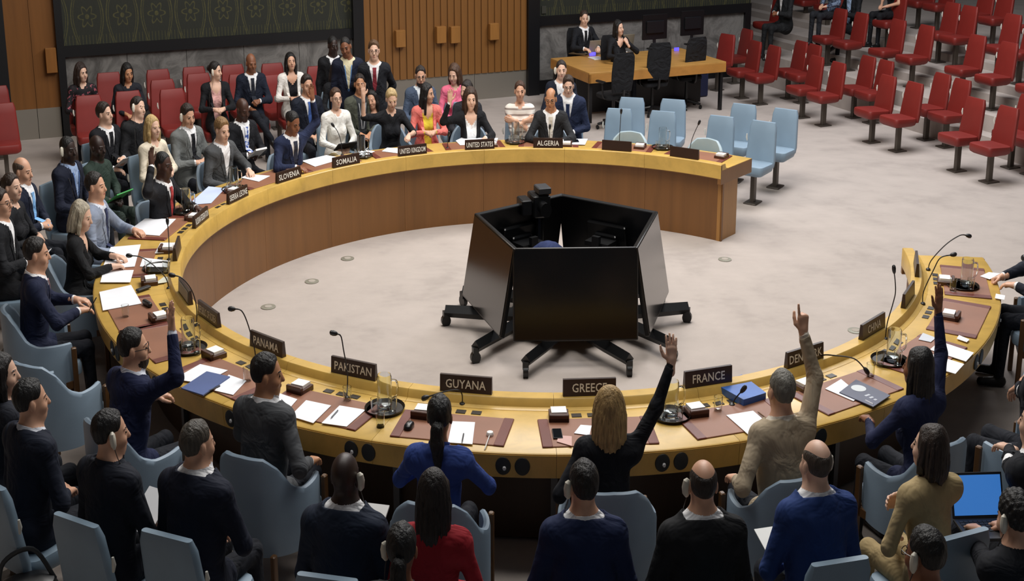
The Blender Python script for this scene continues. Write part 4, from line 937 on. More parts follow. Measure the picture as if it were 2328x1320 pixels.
# ------------------------------------------------------------------ screens on a wheeled stand inside the ring
SCX, SCY = at(1275, 705, 0)[0] + .055, 12.52
SR = root('monitor_cluster', 'five large black screens back to back on wheeled stands', 'monitor', SCX, SCY, 0)
scr_b = mat('plain', '#08090b', r=.35); scr_f = mat('plain', '#050506', r=.5); leg_m = mat('plain', '#0b0c0e', r=.4)
def scr_face(k): return mat('plain', '#0a0a0b', r=.16)
for k in range(5):
    a = radians(-90 + 72 * k + 2); px, py = SCX + .93 * cos(a), SCY + .93 * sin(a)
    M = frame(px, py, .575, a + pi / 2) @ frame(0, 0, 0, 0, rot('x', radians(-12)))      # local -y faces outwards
    g = G(M); g.box((0, .02, 0), (1.27, .05, .74), b=.006); o = g.out('screen_case', scr_b, SR)
    g = G(M); g.box((0, -.008, 0), (1.235, .006, .705)); g.out('display', scr_face(k), o)
    g = G(M); g.box((0, .065, -.02), (.5, .05, .42), b=.01); g.box((0, .10, -.02), (.28, .05, .25), b=.01); g.out('rear_housing', scr_b, o)
    for q in range(4): g = G(M); g.box((-.2 + .12 * q, .130, -.06 + .05 * (q % 2)), (.045, .012, .03)); g.out('connector', mat('plain', '#6d6f72'), o)
    px, py = SCX + .62 * cos(a), SCY + .62 * sin(a); M = frame(px, py, 0, a + pi / 2)
    g = G(M); g.box((0, .02, .40), (.09, .05, .56)); g.box((0, -.08, .60), (.3, .2, .04)); g.out('column', leg_m, SR)
    for sd in (-1, 1):
        g = G(M); e = np.array([sd * .52, -.62, .13]); g.tube([(sd * .10, .05, .15), (sd * .30, -.28, .14), tuple(e)], [.062, .060, .055], 4); o = g.out('foot', leg_m, SR)
        g = G(M); g.tube([e + [-.025, 0, -.085], e + [.025, 0, -.085]], .052, 14); g.box(tuple(e + [0, .0, -.03]), (.06, .06, .06)); g.out('caster', leg_m, o)
g = G(frame(SCX, SCY, 0)); g.lathe([(0, .14), (.62, .14), (.62, .18), (0, .18)], 10); g.out('base_ring', leg_m, SR)
# video camera and cloth on top of the cluster
X, Y = SCX - .30, SCY + .78; r = root('video_camera', 'black broadcast video camera standing above the rear screens', 'camera', X, Y, 0); M = frame(X, Y, .84, .3)
g = G(M); g.box((0, .02, .06), (.20, .26, .20), b=.012); g.out('camera_body', leg_m, r)
g = G(M); g.tube([(0, -.10, .06), (0, -.18, .06), (0, -.25, .06)], [.06, .055, .065], 14); g.out('lens', scr_b, r)
g = G(M); g.box((.03, -.02, .20), (.15, .20, .06), b=.008); g.out('viewfinder', mat('plain', '#2c2d30'), r)
g = G(M); g.box((-.18, .0, .06), (.12, .22, .14), b=.01); g.out('battery_pack', leg_m, r)
g = G(frame(X, Y, 0)); g.tube([(0, 0, 0), (0, 0, .06), (0, 0, .82)], [.12, .06, .045], 10); g.out('pedestal', leg_m, r)
X, Y = SCX - .22, SCY + .05; g = G(frame(X, Y, .52)); g.rings([[((.27 + .03 * sin(5 * a)) * k * cos(a), (.22 + .03 * cos(4 * a)) * k * sin(a), z) for a in np.arange(0, 2 * pi, pi / 14)] for z, k in ((-.52, 1.0), (-.2, .95), (0, .85), (.16, .62), (.22, .3), (.23, .05))])
tag(g.out('dark_cloth', mat('cloth', '#202c52')), 'crumpled dark blue cloth cover between the screens', 'cloth')
# ------------------------------------------------------------------ people, each with the seat under them
NAVY, BLACK, CHAR, GREY = '#1b2236', '#15161a', '#2a2c30', '#55575a'
DK, BR, LB, BL, GR = '#15110f', '#33231a', '#6b4a2c', '#c9a66b', '#8d8980'
def seat_for(p, kind, back=.0, lab=None):
    f = np.array([-sin(p['yaw']), cos(p['yaw'])]); x, y = p['x'] + f[0] * (.03 - back), p['y'] + f[1] * (.03 - back); who = p['who']
    if kind == 'arm': return armchair(x, y, p['yaw'], 'blue-grey padded armchair under ' + who, 'delegates\' armchairs')
    if kind == 'blue': return fixed_seat(x, y, p['yaw'], '#869cae', 'light blue seat on a post under ' + who, 'light blue seats on posts', p['z0'])
    if kind == 'red': return fixed_seat(x, y, p['yaw'], '#842520', 'red seat on a post under ' + who, 'red seats on posts', p['z0'])
    if kind == 'office': return office_chair(x, y, p['yaw'], 'black mesh office chair under ' + who, 'office chairs')
def Pn(kind, label, px, who, **k):
    p = person(label, px, who, **k); PEOPLE.append(p)
    if kind: seat_for(p, kind)
    return p
PEOPLE = []
RED_YAW = math.degrees(atan2(-wn[0], wn[1]))
CR = lambda s: dict(PRE=s)
A_ = lambda w_, d, n, p='open', pole=(1, .1, -.5): (w_, d, n, p, pole)
# --- delegates along the near and left side of the ring, then the far side
pk = {}
pk['panama'] = Pn('arm', 'man with glasses in navy suit raising his right hand, beside the blue folder', (305, 792), 'the man raising his hand beside the blue folder', hair=('short', DK), top=('suit', '#1a2140'), shirt='#d7dbe6', lean=14, head=(-38, 0, 0), glasses=True, beard='#241a15', arms=('table', A_((.34, .24, .80), (.0, .05, 1), (.3, 1, 0))))
pk['pakistan'] = Pn('arm', 'man in grey suit with an earpiece sitting behind the PAKISTAN papers', (608, 852), 'the grey-suited man with an earpiece', skin='c', hair=('short', DK), top=('suit', '#46484b'), lean=8, head=(-58, 4, 0), ear='l', arms=('table', 'rest'))
pk['guyana'] = Pn('arm', 'woman in royal blue jacket with a long black ponytail', (1000, 948), 'the woman in the royal blue jacket', sex='f', skin='d', hair=('tail', '#0d0b0b', .30), top=('suit', '#2d4384'), lean=10, head=(4, 4, 0), arms=('table', 'table'))
pk['greece'] = Pn('arm', 'blonde long-haired woman in black jacket raising her right arm', (1383, 928), 'the blonde woman raising her arm', sex='f', skin='a', hair=('wavy', '#b0905e', .22), top=('suit', '#14161c'), lean=8, arms=('rest', A_((.42, .10, .88), (-.02, .05, 1), (0, 1, 0), 'open', (1, 0, -.8))))
pk['france'] = Pn('arm', 'grey-haired man in beige jacket pointing one finger up', (1776, 890), 'the man in the beige jacket', hair=('grey', '#6d6a62'), top=('suit', '#a2937c'), lean=10, shirt='#d6cfc2', arms=('rest', A_((.20, .20, .94), (-.05, .05, 1), (0, 1, 0), 'point', (1, .2, 0))))
pk['denmark'] = Pn('arm', 'woman in navy jacket with long black hair raising her right hand', (2086, 836), 'the dark-haired woman in navy raising her hand', sex='f', skin='d', hair=('long', '#0f0d0e', .30), top=('suit', '#1a2140'), lean=12, head=(14, 0, 0), arms=('table', A_((.26, .20, .90), (.05, .05, 1), (0, 1, 0), 'open', (1, .2, -.2))))
pk['china'] = Pn('arm', 'person in dark suit at the right edge, hands near the knees', (2372, 782), 'the person at the right edge with hands by the knees', top=('suit', '#161922'), arms=(A_(('px', 2290, 872, .66), (-.3, .6, -.5), (0, 0, -1), 'relax'), A_(('px', 2320, 850, .66), (-.3, .8, -.3), (0, 0, -1), 'relax')), head=(10, 0, 0))
pk['tip'] = Pn('arm', 'person in dark suit at the right edge writing on a small note', (2386, 524), 'the writing person at the right edge', top=('suit', '#181c28'), lean=12, arms=('table', A_((.10, .50, .24), (-.3, .9, -.2), (-.5, 0, -1), 'grip')))
pk['head'] = Pn('arm', 'man in navy suit at the head seat holding a pen with both hands', (84, 578), 'the man in navy at the head seat', hair=('short', '#1b1614'), top=('suit', '#181f38'), tie='#b98f94', lean=8, head=(-10, 4, 0), arms=('table', 'table'))
pk['grey'] = Pn('arm', 'woman with straight grey-blonde hair in black jacket reading papers', (186, 492), 'the woman with grey-blonde hair', sex='f', skin='a', hair=('bob', '#aaa08c', .16), top=('blazer', '#121316'), shirt='#15161a', lean=10, head=(-14, 14, 0), arms=('table', 'table'))
pk['rus'] = Pn('arm', 'man in pale grey suit and dark hair sitting behind his documents', (218, 424), 'the man in the pale grey suit', hair=('short', '#1d1815'), top=('suit', '#8791a4'), shirt='#cdd3df', tie='#2a3150', lean=6, head=(-6, 0, 0), arms=('table', 'lap'))
pk['sl'] = Pn('arm', 'bald man in black suit with a red patterned tie raising his right hand', (372, 376), 'the man in black raising his right hand', skin='e', hair=('buzz', '#0d0b0a'), top=('suit', '#14151a'), tie='#a83a3a', lean=8, head=(-8, 4, 0), arms=('table', A_((.28, .10, .72), (.05, .05, 1), (.2, 1, 0), 'open', (1, .2, -.7))))
pk['slo'] = Pn('arm', 'man with light brown hair in dark grey jacket and open collar', (505, 296), 'the light-brown-haired man in dark grey', skin='a', hair=('side', '#8a6a44'), top=('suit', '#4a4c4e'), lean=8, head=(-6, 12, 0), arms=('table', 'lap'))
pk['som'] = Pn('arm', 'man in navy suit looking down while raising his left arm', (666, 280), 'the man in navy looking down', skin='d', hair=('buzz', '#120e0d'), top=('suit', '#1b2440'), tie='#2b2f3e', lean=8, head=(6, 20, 0), arms=(A_((.34, .12, .86), (-.15, .05, 1), (0, 1, 0), 'open', (1, 0, -.5)), 'table'))
pk['uk'] = Pn('arm', 'woman with short blonde hair in black top raising her bare right forearm', (890, 226), 'the short-haired blonde woman', sex='f', skin='a', hair=('side', '#c2a878'), top=('tee', '#15171c'), lean=8, head=(-6, 18, 0), legs_c='#14151a', arms=('table', A_((.44, .16, .70), (.0, .05, 1), (0, 1, 0), 'open', (.8, 0, -1))))
pk['us'] = Pn('arm', 'woman with long brown hair in black jacket raising her right hand', (1070, 226), 'the brown-haired woman in black', sex='f', skin='a', hair=('wavy', '#3d281a', .24), top=('blazer', '#131418'), shirt='#eeeeec', lean=6, head=(0, 4, 0), arms=('table', A_((.32, .18, .64), (-.05, .1, 1), (0, 1, 0), 'open', (.8, 0, -1))))
pk['alg'] = Pn('arm', 'balding man with glasses in charcoal suit at the ALGERIA seat', (1252, 226), 'the balding man at ALGERIA', skin='c', hair=('fringe', '#2a211c'), top=('suit', '#232427'), tie='#c9c4b8', lean=6, head=(-6, 10, 0), glasses=True, arms=('table', 'table'))
# --- second row, left and far side
Pn('blue', 'bald man in navy suit with a light blue tie', (52, 390), 'the bald man with a light blue tie', skin='b', hair=('fringe', '#5a4c40'), top=('suit', '#191f30'), tie='#7fb0e0', head=(-4, 6, 0), arms=('clasp', 'clasp'), w=1.12)
Pn('blue', 'woman with tied-back brown hair in a black top', (28, 426), 'the woman with tied-back hair', sex='f', skin='a', hair=('bun', '#33251d'), top=('blouse', '#191a1e'), head=(-16, 0, 0), arms=('clasp', 'clasp'))
Pn('blue', 'person with glasses in black cut off by the left edge', (2, 462), 'the person with glasses at the left edge', hair=('short', '#2d1f18'), skin='b', top=('suit', '#16171b'), glasses=True, arms=('lap', 'clasp'), head=(-10, 0, 0))
Pn('blue', 'man in navy suit with a white earpiece at his right ear', (155, 340), 'the man in navy with an earpiece', skin='f', hair=('buzz', '#0d0b0b'), top=('suit', '#161b2c'), shirt='#8fa3c4', ear='r', head=(-10, 6, 0), lanyard='#5f7fb8')
Pn('blue', 'bald man in a dark green jacket', (222, 336), 'the man in the dark green jacket', skin='f', hair=('none', '#0d0b0b'), top=('blouse', '#2c3a33'), legs_c='#26302b', head=(0, 6, 0), seat=.38, hs=.88)
Pn('blue', 'man with receding hair in black suit and thin black tie', (238, 259), 'the man with the thin black tie', skin='a', hair=('side', '#2c211b'), top=('suit', '#14151a'), tie='#121318', head=(14, -2, 4), arms=('clasp', 'lap'))
Pn('blue', 'person tilting the head, dark clothes and an earpiece', (314, 246), 'the person tilting the head', skin='a', hair=('short', '#241b16'), top=('suit', '#17181b'), shirt='#1a1b1f', head=(14, 0, -14), ear='r', tilt=-4)
Pn('blue', 'woman with long blonde hair in a cream blouse', (348, 290), 'the woman in the cream blouse', sex='f', skin='a', hair=('long', '#c7a871', .18), top=('blouse', '#d8cdb8'), legs_c='#c9bda6', head=(-4, 2, 0), arms=('clasp', 'lap'))
Pn('blue', 'man in mid grey suit with black tie and earpiece', (427, 264), 'the man in the mid grey suit', skin='b', hair=('side', '#2b1f18'), top=('suit', '#6a6d6c'), tie='#15161b', head=(-8, 12, 0), ear='r', arms=('clasp', 'clasp'), w=1.08)
Pn('blue', 'bald man in black suit with a blue and white printed tie', (552, 250), 'the man with a blue printed tie', skin='e', hair=('none', '#0d0b0b'), top=('suit', '#16171c'), tie=mat('print', '#e4e8f2', c2='#3a5aa8', p=.48), head=(4, 16, 0), arms=('clasp', 'clasp'))
Pn('blue', 'man in dark suit and blue tie behind the raised hand', (698, 194), 'the man behind the raised hand', skin='b', hair=('side', '#2a1e18'), top=('suit', '#1a1f2c'), tie='#3e5c9c', head=(0, 4, 0))
Pn('blue', 'woman with glasses in a white blouse and khaki trousers', (764, 224), 'the woman in the white blouse', sex='f', skin='a', hair=('bun', '#4a3222'), top=('blouse', '#ece9e2'), legs_c='#8d7d58', glasses=True, arms=('lap', 'lap'))
Pn('blue', 'person in an olive jacket behind the raised forearm', (818, 192), 'the person in the olive jacket', hair=('short', '#241a15'), skin='c', top=('blazer', '#4c4f45'), shirt='#33363a', lanyard='#aeb2b6', head=(-12, 0, 0))
Pn('blue', 'woman with dark hair in a black top with white trim', (846, 226), 'the dark-haired woman with white trim', sex='f', skin='b', hair=('long', '#15100f', .2), top=('blouse', '#17181d'), head=(-24, 8, 8), yaw=-168, seat=.36, hs=.86)
Pn('blue', 'man with glasses and beard in blue-grey suit', (956, 173), 'the man in the blue-grey suit', skin='b', hair=('short', '#2a1f19'), top=('suit', '#48556a'), shirt='#dfe6ee', beard='#3a2a20', glasses=True, head=(-6, 8, 0))
Pn('blue', 'woman with long black hair in a coral jacket and yellow top', (972, 213), 'the woman in the coral jacket', sex='f', skin='b', hair=('long', '#14100f', .30), top=('blazer', '#d8736a'), shirt='#d8c23c', legs_c='#c8655e', head=(48, 4, 0), arms=('clasp', 'clasp'), seat=.42, hs=.95)
Pn('blue', 'woman with brown hair looking down, pink top', (1032, 170), 'the woman in the pink top', sex='f', skin='a', hair=('wavy', '#4e3421', .16), top=('blouse', '#e06f8c'), head=(-30, 14, 0))
Pn('blue', 'person in profile behind the brown-haired woman in black', (1060, 206), 'the person in profile behind the UNITED STATES seat', sex='f', skin='a', hair=('bob', '#241a15', .14), top=('blouse', '#2a2b30'), head=(-50, 8, 0), seat=.38, hs=.9)
Pn('blue', 'young woman with crossed arms in a striped white top', (1182, 208), 'the woman with crossed arms', sex='f', skin='b', hair=('bun', '#4a3122'), top=('tee', mat('stripe', '#efe9e0', c2='#9a8c84', f=95.)), legs_c='#d8cdbf', arms=('cross', 'cross'), head=(0, 2, 0))
Pn('blue', 'man with an earpiece at the back behind ALGERIA', (1276, 160), 'the man at the back with an earpiece', skin='a', hair=('short', '#2d221c'), top=('suit', '#1c2230'), ear='r', head=(8, 2, 0))
Pn('blue', 'large man in navy suit leaning forward beside ALGERIA', (1292, 196), 'the large man in navy leaning forward', skin='a', hair=('side', '#3a2a20'), top=('suit', '#1e2740'), tie='#1d2a4c', glasses=True, head=(4, 10, 0), lean=14, w=1.15, arms=('lap', 'lap'))
# --- rows of red seats by the back wall, and people standing there
Pn('red', 'woman with long dark hair in a black floral blouse', (186, 166), 'the woman in the floral blouse', sex='f', skin='a', hair=('wavy', '#2b1d17', .2), top=('blouse', mat('print', '#17141a', c2='#b05a68', p=.60)), yaw=RED_YAW, head=(30, 4, 0), hs=.94, seat=.40)
Pn('red', 'woman with straight black hair in dark clothes by the marble', (290, 166), 'the woman with straight black hair', sex='f', skin='c', hair=('long', '#0f0d0d', .2), top=('blouse', '#1d1f26'), yaw=RED_YAW, head=(18, 12, 0), hs=.94, seat=.40)
Pn('red', 'woman in black cardigan over a pink striped blouse', (490, 162), 'the woman in the black cardigan', sex='f', skin='a', hair=('bun', '#1a1413'), top=('blazer', '#141519'), shirt='#c99a94', yaw=RED_YAW, head=(52, 4, 0), ear='r', arms=('clasp', 'clasp'), lean=0)
Pn('red', 'bald man in navy suit and dark tie in the rear row', (571, 144), 'the bald man in the rear row', skin='d', hair=('none', '#120e0d'), top=('suit', '#171d2c'), tie='#20242e', yaw=RED_YAW, head=(10, 8, 0), arms=('clasp', 'lap'), legs='cross')
Pn('red', 'woman with black fringe in a white jacket over black', (661, 141), 'the woman in the white jacket', sex='f', skin='b', hair=('longf', '#0f0d0d', .2), top=('blazer', '#e4e0da'), shirt='#15151a', legs_c='#17171b', yaw=RED_YAW, head=(0, -6, 0), arms=('clasp', 'clasp'))
Pn('blue', 'woman with dark wavy hair in black looking down', (768, 162), 'the woman in black looking down', sex='f', skin='a', hair=('wavy', '#241814', .2), top=('blouse', '#17181c'), head=(24, 14, 6))
Pn(None, 'standing man in black suit and white shirt at the back', (757, 104), 'the standing man in black', skin='f', hair=('buzz', '#0d0b0b'), top=('suit', '#121317'), pose='stand', arms=('clasp', 'down'), head=(10, 6, 0), yaw=RED_YAW, hs=.90)
Pn(None, 'standing man in navy suit with a blue lanyard tilting his head', (786, 108), 'the standing man with a blue lanyard', skin='d', hair=('buzz', '#14100f'), top=('suit', '#171c2e'), shirt='#ddd3b0', pose='stand', arms=('down', 'down'), head=(-14, 12, 10), lanyard='#6a9ad8', yaw=RED_YAW - 14, hs=1.01)
Pn(None, 'standing man with glasses in dark suit and red tie', (850, 116), 'the standing man with a red tie', skin='a', hair=('side', '#5a4028'), top=('suit', '#181a20'), tie='#7d2b35', pose='stand', glasses=True, arms=('behind', 'behind'), yaw=-172)
# --- at the desk by the marble
DY = RED_YAW
Pn('office', 'man in black suit and tie behind the rear desk', (1328, 42), 'the man behind the rear desk', skin='a', hair=('short', '#3a2c22'), top=('suit', '#14161b'), tie='#15161a', yaw=DY, seat=.50, hs=1.03, head=(-8, 6, 0), arms=('table', 'table'), ear='l')
Pn('office', 'woman with long black hair and black jacket at the rear desk', (1407, 64), 'the woman at the rear desk', sex='f', skin='a', hair=('long', '#14100f', .22), top=('suit', '#141519'), yaw=DY, seat=.50, head=(20, 0, 6), arms=('chin', 'table'))
# --- near rows, seen from behind
Pn('blue', 'man with thick black hair in navy suit, nearest the left edge', (72, 912), 'the thick-haired man near the left edge', hair=('short', '#0f0e0f'), top=('suit', '#171d2c'), head=(-22, 0, 0), shirt='#c9cdd6', lean=10)
Pn('blue', 'woman with dark hair in profile cut off by the left edge', (8, 850), 'the woman in profile at the left edge', sex='f', skin='a', hair=('bob', '#171213', .18), top=('blouse', '#20232c'), head=(-40, 0, 0), lean=8)
Pn('blue', 'man in dark suit with a large earpiece turning to the right', (252, 985), 'the man with a large earpiece turning right', skin='b', hair=('short', '#120f10'), top=('suit', '#181c27'), head=(-34, 2, 0), ear='r', lean=6, shirt='#20242e')
Pn('blue', 'man with short grey hair in navy suit', (450, 1010), 'the grey-haired man in navy', skin='b', hair=('grey', '#4c463e'), top=('suit', '#161b2b'), head=(-22, 2, 0), lean=8, arms=('lap', 'clasp'), w=1.12)
Pn('blue', 'bald man in dark blue suit with an earpiece at his right ear', (786, 1086), 'the bald man in dark blue', skin='f', hair=('none', '#0e0c0c'), top=('suit', '#1e2738'), ear='r', head=(-4, 2, 0), lean=8, w=1.12)
Pn('blue', 'woman with loose dark brown hair in a red jacket', (986, 1122), 'the woman in the red jacket', sex='f', skin='c', hair=('long', '#1d1614', .24), top=('suit', '#961e29'), head=(6, 4, 0), lean=8)
Pn('blue', 'man with thick dark hair in royal navy suit and pale collar', (1326, 1104), 'the dark-haired man in royal navy', skin='b', hair=('short', '#14100f'), top=('suit', '#1a2546'), head=(16, 2, 0), lean=6, w=1.06, arms=('lap', 'lap'), ear='l')
Pn('blue', 'balding man in black suit with an earpiece at his left ear', (1597, 1104), 'the balding man in black', skin='b', hair=('fringe', '#2a211c'), top=('suit', '#191a1d'), ear='l', head=(-4, 4, 0), lean=6, w=1.1)
Pn('blue', 'bald man in bright blue suit with an earpiece at his right ear', (1854, 1056), 'the bald man in bright blue', skin='a', hair=('fringe', '#4a4038'), top=('suit', '#22396e'), ear='r', lean=8, w=1.08, head=(6, 2, 0))
Pn('blue', 'woman with brown hair and a clip in a tan blouse', (2112, 1018), 'the woman in the tan blouse', sex='f', skin='a', hair=('bob', '#2d211a', .15), top=('blouse', '#a8946c'), legs_c='#a08c64', head=(26, -2, 0), lean=10, arms=('lap', 'cross'), w=1.06)
pk['p50'] = Pn('blue', 'man in black suit at the right edge resting his arm', (2356, 962), 'the man in black at the right edge', skin='a', hair=('short', '#2a1e18'), top=('suit', '#14161c'), head=(14, 0, 0), lean=4, arms=(A_(('px', 2266, 930, .78), (-.1, .9, -.1), (0, 0, -1), 'relax'), 'rest'))
pk['p62'] = Pn('blue', 'man with black hair, glasses and a large earpiece at the bottom edge', (2102, 1262), 'the man with glasses at the bottom edge', skin='d', hair=('short', '#100e0e'), top=('suit', '#15171c'), glasses=True, ear='l', head=(20, 6, 0), lean=6)
pk['p63'] = Pn('blue', 'man with curly black hair typing on a laptop', (2306, 1178), 'the man typing on a laptop', skin='b', hair=('curly', '#100e0e'), top=('tee', '#15171d'), legs_c='#33373c', ear='l', head=(26, 12, 0), lean=16, hs=.88, seat=.36, face=-20, arms=(A_(('px', 2216, 1172, .78), (.1, .9, -.15), (0, 0, -1), 'relax'), A_(('px', 2246, 1160, .78), (-.2, .9, -.15), (0, 0, -1), 'relax')))
pk['p57'] = Pn('blue', 'woman with sleek black ponytail and earpiece at the bottom edge', (914, 1250), 'the woman with a sleek ponytail', sex='f', skin='d', hair=('tail', '#0e0d0e', .26), top=('suit', '#17181b'), ear='l', head=(4, 6, 0), lean=6)
# ------------------------------------------------------------------ empty seats
for k, (u, v) in enumerate([(1408, 247), (1508, 253), (1641, 264), (1737, 276), (1437, 222), (1531, 226), (1692, 237), (1787, 248)]):
    X, Y = at(u, v, .90); a = atan2(Y - CY, X - CX); row = 'front' if k < 4 else 'rear'; x, y = X - cos(a) * .27, Y - sin(a) * .27
    fixed_seat(x, y, a + pi / 2, '#869cae', 'empty light blue seat, %s from ALGERIA in the %s row' % (ORD[k % 4], row), 'light blue seats on posts')
for u, v, lab in [(1435, 297, 'at the seat next to ALGERIA'), (1610, 313, 'at the outermost far seat')]:
    X, Y = at(u, v, .875); a = atan2(Y - CY, X - CX); armchair(X - cos(a) * .26, Y - sin(a) * .26, a + pi / 2, 'empty blue-grey armchair ' + lab, 'delegates\' armchairs', '#9db0b8')
for an, lab in ((-142.5, 'between the head seat and the man raising his hand'), (-29.4, 'at the seat after CHINA')):
    a = radians(an); x, y = rp(5.22, a); armchair(x, y, a + pi / 2 + (.5 if an < -100 else 0), 'empty blue-grey armchair ' + lab, 'delegates\' armchairs')
# red seats parallel to the back wall, facing the table
ry = radians(RED_YAW)
for k, (u, v, lab) in enumerate([(200, 217, 'in front of the woman in the floral blouse'), (290, 207, 'in front of the woman with straight black hair'), (390, 202, 'nearer of the two seats left of the black cardigan'), (368, 181, 'farther of the two seats left of the black cardigan'), (246, 165, 'beside the woman with straight black hair'), (358, 158, 'against the marble, between the two black-haired women'),
                                 (440, 152, 'against the marble, behind the black cardigan'), (528, 147, 'against the marble, left of the bald man'), (618, 144, 'against the marble, right of the bald man'), (450, 167, 'left of the woman in the black cardigan'), (545, 168, 'between the black cardigan and the bald man'), (622, 170, 'left of the woman in the white jacket'), (722, 150, 'right of the woman in the white jacket'), (-12, 196, 'cut by the left edge, beyond the door'), (2, 235, 'cut by the left edge, in front of the door')]):
    X, Y = at(u, v, .90); fixed_seat(X + wn[0] * .27, Y + wn[1] * .27, ry, '#842520', 'empty red seat ' + lab, 'red seats on posts', lod=1)
# ------------------------------------------------------------------ stand of red seats on the right
RH_ = np.array([.400, -.917]); NH_ = np.array([.917, .400]); syaw = atan2(.917, -.400)
def seat_z(u, v, n):
    for z in np.arange(.1, 3, .01):
        X, Y = at(u, v, z)
        if X * NH_[0] + Y * NH_[1] <= n: return z
    return 3
TZ = [0, 0, seat_z(2073, 128, 16.15) - .46, seat_z(2172, 83, 17.2) - .46, seat_z(2257, 40, 18.25) - .46]
print('tiers', [round(float(t), 2) for t in TZ])
ROWS = [[('b', u, v) for u, v in [(1688, 223), (1730, 237), (1825, 267), (1873, 285), (1983, 323), (2042, 343), (2177, 388), (2250, 413)]],
        [('s', u, v) for u, v in [(1668, 128), (1790, 159), (1820, 168), (1940, 198), (1980, 209), (2106, 243), (2150, 258), (2300, 300), (2345, 314)]],
        [('s', u, v) for u, v in [(1742, 52), (1880, 84), (1927, 95), (2010, 113), (2073, 128), (2187, 154), (2257, 173), (2352, 195)]],
        [('s', u, v) for u, v in [(1830, 0), (1880, 12), (2017, 48), (2133, 74), (2172, 83), (2268, 105), (2318, 117)]],
        [('s', u, v) for u, v in [(2087, 2), (2130, 10), (2215, 30), (2257, 40), (2345, 60)]]]
STAND = {}
for i, row in enumerate(ROWS):
    for j, (t, u, v) in enumerate(row):
        X, Y = at(u, v, TZ[i] + (.46 if t == 's' else 0)); 
        if t == 's': X, Y = X + NH_[0] * .06, Y + NH_[1] * .06
        fixed_seat(X, Y, syaw, '#7a221c', 'red seat, %s from the marble wall in the %s row of the side stand' % (ORD[j], ['front', 'second', 'third', 'fourth', 'top'][i]), 'red seats of the side stand', TZ[i], lod=1); STAND[(i, j)] = (X, Y)
def step(n0, n1, z0, z1, name, lab):
    g = G(); P = [];
    for t, n in ((-32, n0), (-6, n0), (-6, n1), (-32, n1)): p = RH_ * t + NH_ * n; P.append((p[0], p[1], z0))
    g.poly(P, z1 - z0); o = g.out(name, MB_['carpet']); tag(o, lab, kind='structure')
for i, (nm) in enumerate(['third', 'fourth', 'top']):
    n0 = [15.70, 16.75, 17.80][i]; z = TZ[i + 2]; zp = TZ[i + 1]
    step(n0, 26, zp - .0, z, 'floor_tier', 'carpeted tier under the %s row of the side stand' % nm); step(n0 - .28, n0, zp, (z + zp) / 2, 'floor_step', 'carpeted half step below the %s row' % nm)
# people in the stand
SY = math.degrees(syaw)
for lab, who, px, row, kw in [('person in dark clothes with clasped hands, far end of the side stand', 'the dark person at the stand\'s far end', (1786, -36), 2, dict(top=('suit', '#17181a'), arms=('clasp', 'clasp'), legs_c='#151618', skin='d', hair=('buzz', '#111111'))),
                         ('person in a pale blue patterned top in the side stand', 'the person in the patterned top', (1896, -62), 3, dict(sex='f', top=('blouse', mat('print', '#6f7f98', c2='#2e3a50', p=.5)), legs_c='#1b1d22', skin='b', hair=('bob', '#241a15', .14))),
                         ('person in black jacket and light blue shirt with crossed legs', 'the person with crossed legs', (1940, -34), 2, dict(top=('blazer', '#131418'), shirt='#a9bfdc', legs_c='#121317', skin='b', legs='cross', arms=('clasp', 'clasp'), hair=('short', '#241a15'))),
                         ('woman in black sleeveless top with hands in her lap', 'the woman in the sleeveless top', (2032, -62), 3, dict(sex='f', top=('sleeveless', '#15161a'), legs_c='#121317', skin='b', arms=('lap', 'lap'), hair=('bob', '#241a15', .14)))]:
    p = person(lab, px, who, yaw=SY, z0=TZ[row], **kw); PEOPLE.append(p)
X, Y = at(2312, 470, 0)
PEOPLE.append(person('standing person in black at the right edge, one shoe in view', (2395, 232), 'the standing person at the right edge', pose='stand', top=('suit', '#111216'), yaw=100, arms=('down', 'down')))
# ------------------------------------------------------------------ desk by the marble wall
DA = np.array(at(1340, 166, .75)); DM = np.eye(4); DM[:3, 0] = (wt[0], wt[1], 0); DM[:3, 1] = (-wn[0], -wn[1], 0); DM[:3, 3] = (DA[0], DA[1], 0)
r = root('rear_desk', 'light wooden desk by the marble wall with screens on it', 'desk', DA[0], DA[1], 0); dk = mat('wood', '#b07c3c', s=(.3, 1, 1), n=8.)
g = G(DM); g.box((1.5, .85, .735), (3.0, 1.7, .03), b=.004); g.out('desktop', mat('wood', '#b98a48', s=(.3, 1, 1), n=8.), r); g = G(DM); g.box((1.5, .02, .66), (3.0, .04, .13)); g.out('front_apron', dk, r); g = G(DM); g.box((.02, .85, .66), (.04, 1.7, .13)); g.out('side_apron', dk, r)
g = G(DM); g.box((1.5, .75, .34), (2.8, .03, .62)); g.out('under_shade_panel', MB_['black'], r)  # black sheet added to stand in for the dark beneath the desk
for x, y in ((.06, .08), (2.94, .08), (.06, 1.62), (2.94, 1.62)): g = G(DM); g.box((x, y, .36), (.06, .06, .72)); g.out('leg', MB_['black'], r)
def dpt(u, v, z=.75): X, Y = at(u, v, z); d = np.array([X, Y]) - DA; return float(d @ wt), float(-(d @ wn))
def lcd(u, v, w_, lab):
    x, y = dpt(u, v); M = DM @ frame(x, y, .75, .0); r = root('desktop_monitor', lab, 'monitor', M[0, 3], M[1, 3], .75)
    g = G(M); g.box((0, .0, .36), (w_, .035, .40), b=.006); g.out('case', mat('plain', '#0d0e11', r=.4), r); g = G(M); g.box((0, -.03, .36), (w_ * .7, .04, .2), b=.01); g.out('rear_cover', mat('plain', '#141519', r=.4), r)
    g = G(M); g.box((0, 0, .01), (.26, .20, .02), b=.005); g.box((0, 0, .12), (.06, .03, .22)); g.out('stand', mat('plain', '#111114'), r)
